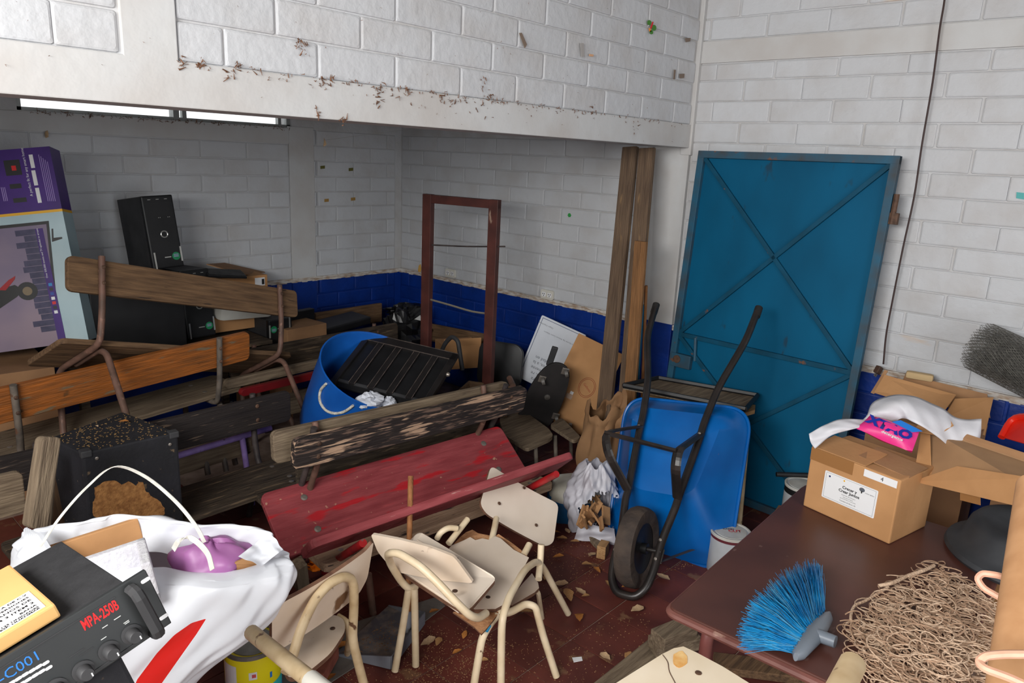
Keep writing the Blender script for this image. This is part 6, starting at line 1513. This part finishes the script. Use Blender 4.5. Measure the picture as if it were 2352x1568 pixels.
tag(slab([atz(u, v, .003) for u, v in ((1314, 1510), (1336, 1508), (1338, 1517), (1318, 1521))], .001).build('paper_scrap', I_white, None), 'white paper scrap on the tile floor at the bottom', 'paper')
# sawdust and crumbs
sd = MB(); rs_ = random.Random(17)
zones = [([(960, 1440), (1080, 1430), (1180, 1480), (1160, 1568), (900, 1568)], 650), ([(1220, 1230), (1340, 1235), (1400, 1300), (1250, 1420), (1180, 1330)], 500), ([(760, 1540), (1000, 1500), (1500, 1400), (1450, 1568), (800, 1568)], 500), ([(1500, 1320), (1700, 1230), (1740, 1200), (1600, 1300)], 120), ([(780, 1500), (900, 1420), (950, 1440), (890, 1495)], 260)]
for P, cnt in zones:
    us, vs_ = [p[0] for p in P], [p[1] for p in P]; k = 0
    while k < cnt:
        u, v = rs_.uniform(min(us), max(us)), rs_.uniform(min(vs_), max(vs_))
        if not inpoly(u, v, P): continue
        k += 1; l = rs_.uniform(.0006, .0026); p = atz(u, v, .009 if cnt == 260 else .0008)
        sd.box((-l, -l * .4, 0), (l, l * .4, .0012), Matrix.Translation(p) @ Matrix.Rotation(rs_.uniform(0, 6.28), 4, 'Z'))
tag(sd.build('sawdust', mat('pale_sawdust', (176, 136, 96), (130, 96, 68), scale=50, rough=.9), None), 'scattered sawdust and crumbs on the floor tiles', 'sawdust', kind='stuff')
# dirt hanging along the ledge of the beam
dt = MB(); M_dirt = mat('brown_dirt', (122, 84, 60), (86, 58, 42), scale=60, rough=.95)
def blob(p, s):
    a = [Vector((rs_.gauss(0, s), -abs(rs_.gauss(0, .002)) - .001, rs_.gauss(0, s))) for _ in range(5)]
    dt.tube([p + q for q in a[:3]], [s * .12, s * .35, s * .1], 4, smooth=0)
def lz(x): return 1.907
for k in range(420):
    x = rs_.uniform(.93, 3.58)
    heavy = math.exp(-((x - 1.95) / .55) ** 2)
    if rs_.random() > .25 + .75 * heavy: continue
    dz = -abs(rs_.gauss(0, .022 * (.4 + heavy))) if rs_.random() < .55 else rs_.gauss(0, .003)
    blob(Vector((x, YF - .001, lz(x) + dz)), rs_.uniform(.0015, .0055))
for (u, v) in ((1016, 222), (1120, 222), (865, 240), (730, 265), (785, 278), (742, 190), (1459, 288), (1360, 255), (1110, 185), (870, 215), (760, 187), (685, 95), (694, 110), (545, 155), (525, 170), (415, 143), (455, 148), (1040, 235), (935, 207)):
    for _ in range(9): blob(aty(u + rs_.gauss(0, 5), v + rs_.gauss(0, 7), YF - .001), rs_.uniform(.002, .007))
for k in range(150):
    blob(aty(rs_.uniform(420, 1590), rs_.uniform(0, 330), YF - .001) if False else Vector((rs_.uniform(.5, 3.6), YF - .002, rs_.uniform(1.80, 2.5))), rs_.uniform(.0008, .0028))
for k in range(160): blob(Vector((rs_.uniform(1.2, 2.7), YB - .02, 1.822 - abs(rs_.gauss(0, .008)))), rs_.uniform(.003, .007))
tag(dt.build('hanging_dirt', M_dirt, None), 'brown dirt and cobwebs caught along the beam ledge', 'dirt', kind='stuff')
# wood under the table and boards on the floor
for k, (u, v, l, w_, h_, rz, z0, lab) in enumerate(((1550, 1440, .16, .07, .045, 25, .085, 'top wood offcut of the small stack under the table corner'), (1552, 1462, .18, .07, .045, 10, .042, 'middle wood offcut of the small stack under the table corner'), (1545, 1482, .15, .08, .042, 35, 0, 'bottom wood offcut of the small stack under the table corner'), (1518, 1482, .12, .03, .02, 60, 0, 'thin wood offcut beside the small stack under the table'))):
    p = atz(u, v, z0 + h_); tag(MB().box((-l / 2, -w_ / 2, -h_), (l / 2, w_ / 2, 0), pose(p, (0, 0, rz - 40)), bev=.003).build('wood_offcut', W_grey, None), lab, 'wood offcut', 'wood offcuts under the table')
tag(board('wooden_plank', atz(1400, 1620, .012), atz(1540, 1500, .012), .022, .085, W_grey, None, r=.003), 'grey plank on the floor behind the cracked cream seat', 'plank')
tag(MB().box((0, -.04, 0), (.50, .04, .03), pose(atz(1640, 1530, .02), (0, 0, -55)), bev=.003).build('wooden_plank', W_brown, None), 'brown plank on the floor under the table', 'plank')
tag(slab([atz(u, v, .001) for u, v in ((560, 1600), (640, 1520), (830, 1425), (1004, 1372), (1022, 1392), (960, 1440), (880, 1490), (760, 1568), (700, 1600))], .004).build('cement_board', mat('grey_cement_board', (122, 116, 109), (100, 94, 89), scale=8, rough=.9, bump=.3), None), 'grey cement board on the floor under the dustpan', 'board')
tag(MB().box((0, -.04, 0), (.14, .04, .045), pose(atz(716, 1572, .02), (0, 0, 35)), bev=.005).build('brick_piece', mat('red_clay_brick', (148, 86, 70), (120, 66, 54), scale=16, rough=.9, bump=.5), None), 'broken red brick piece beside the dirty cream chair', 'brick')
o = crumple('orange_plastic_scrap', atz(726, 1298, .10), .03, .03, .02, mat('orange_plastic', (238, 120, 14), rough=.35), 33, 14, 10, .5); tag(o, 'orange plastic scrap under the red bench', 'plastic scrap')
tag(board('wooden_block', atz(672, 1345, .0), atz(664, 1290, .16), .05, .05, W_grey, None, (1, 0, 0), r=.004), 'grey wooden block under the left end of the red bench', 'block')
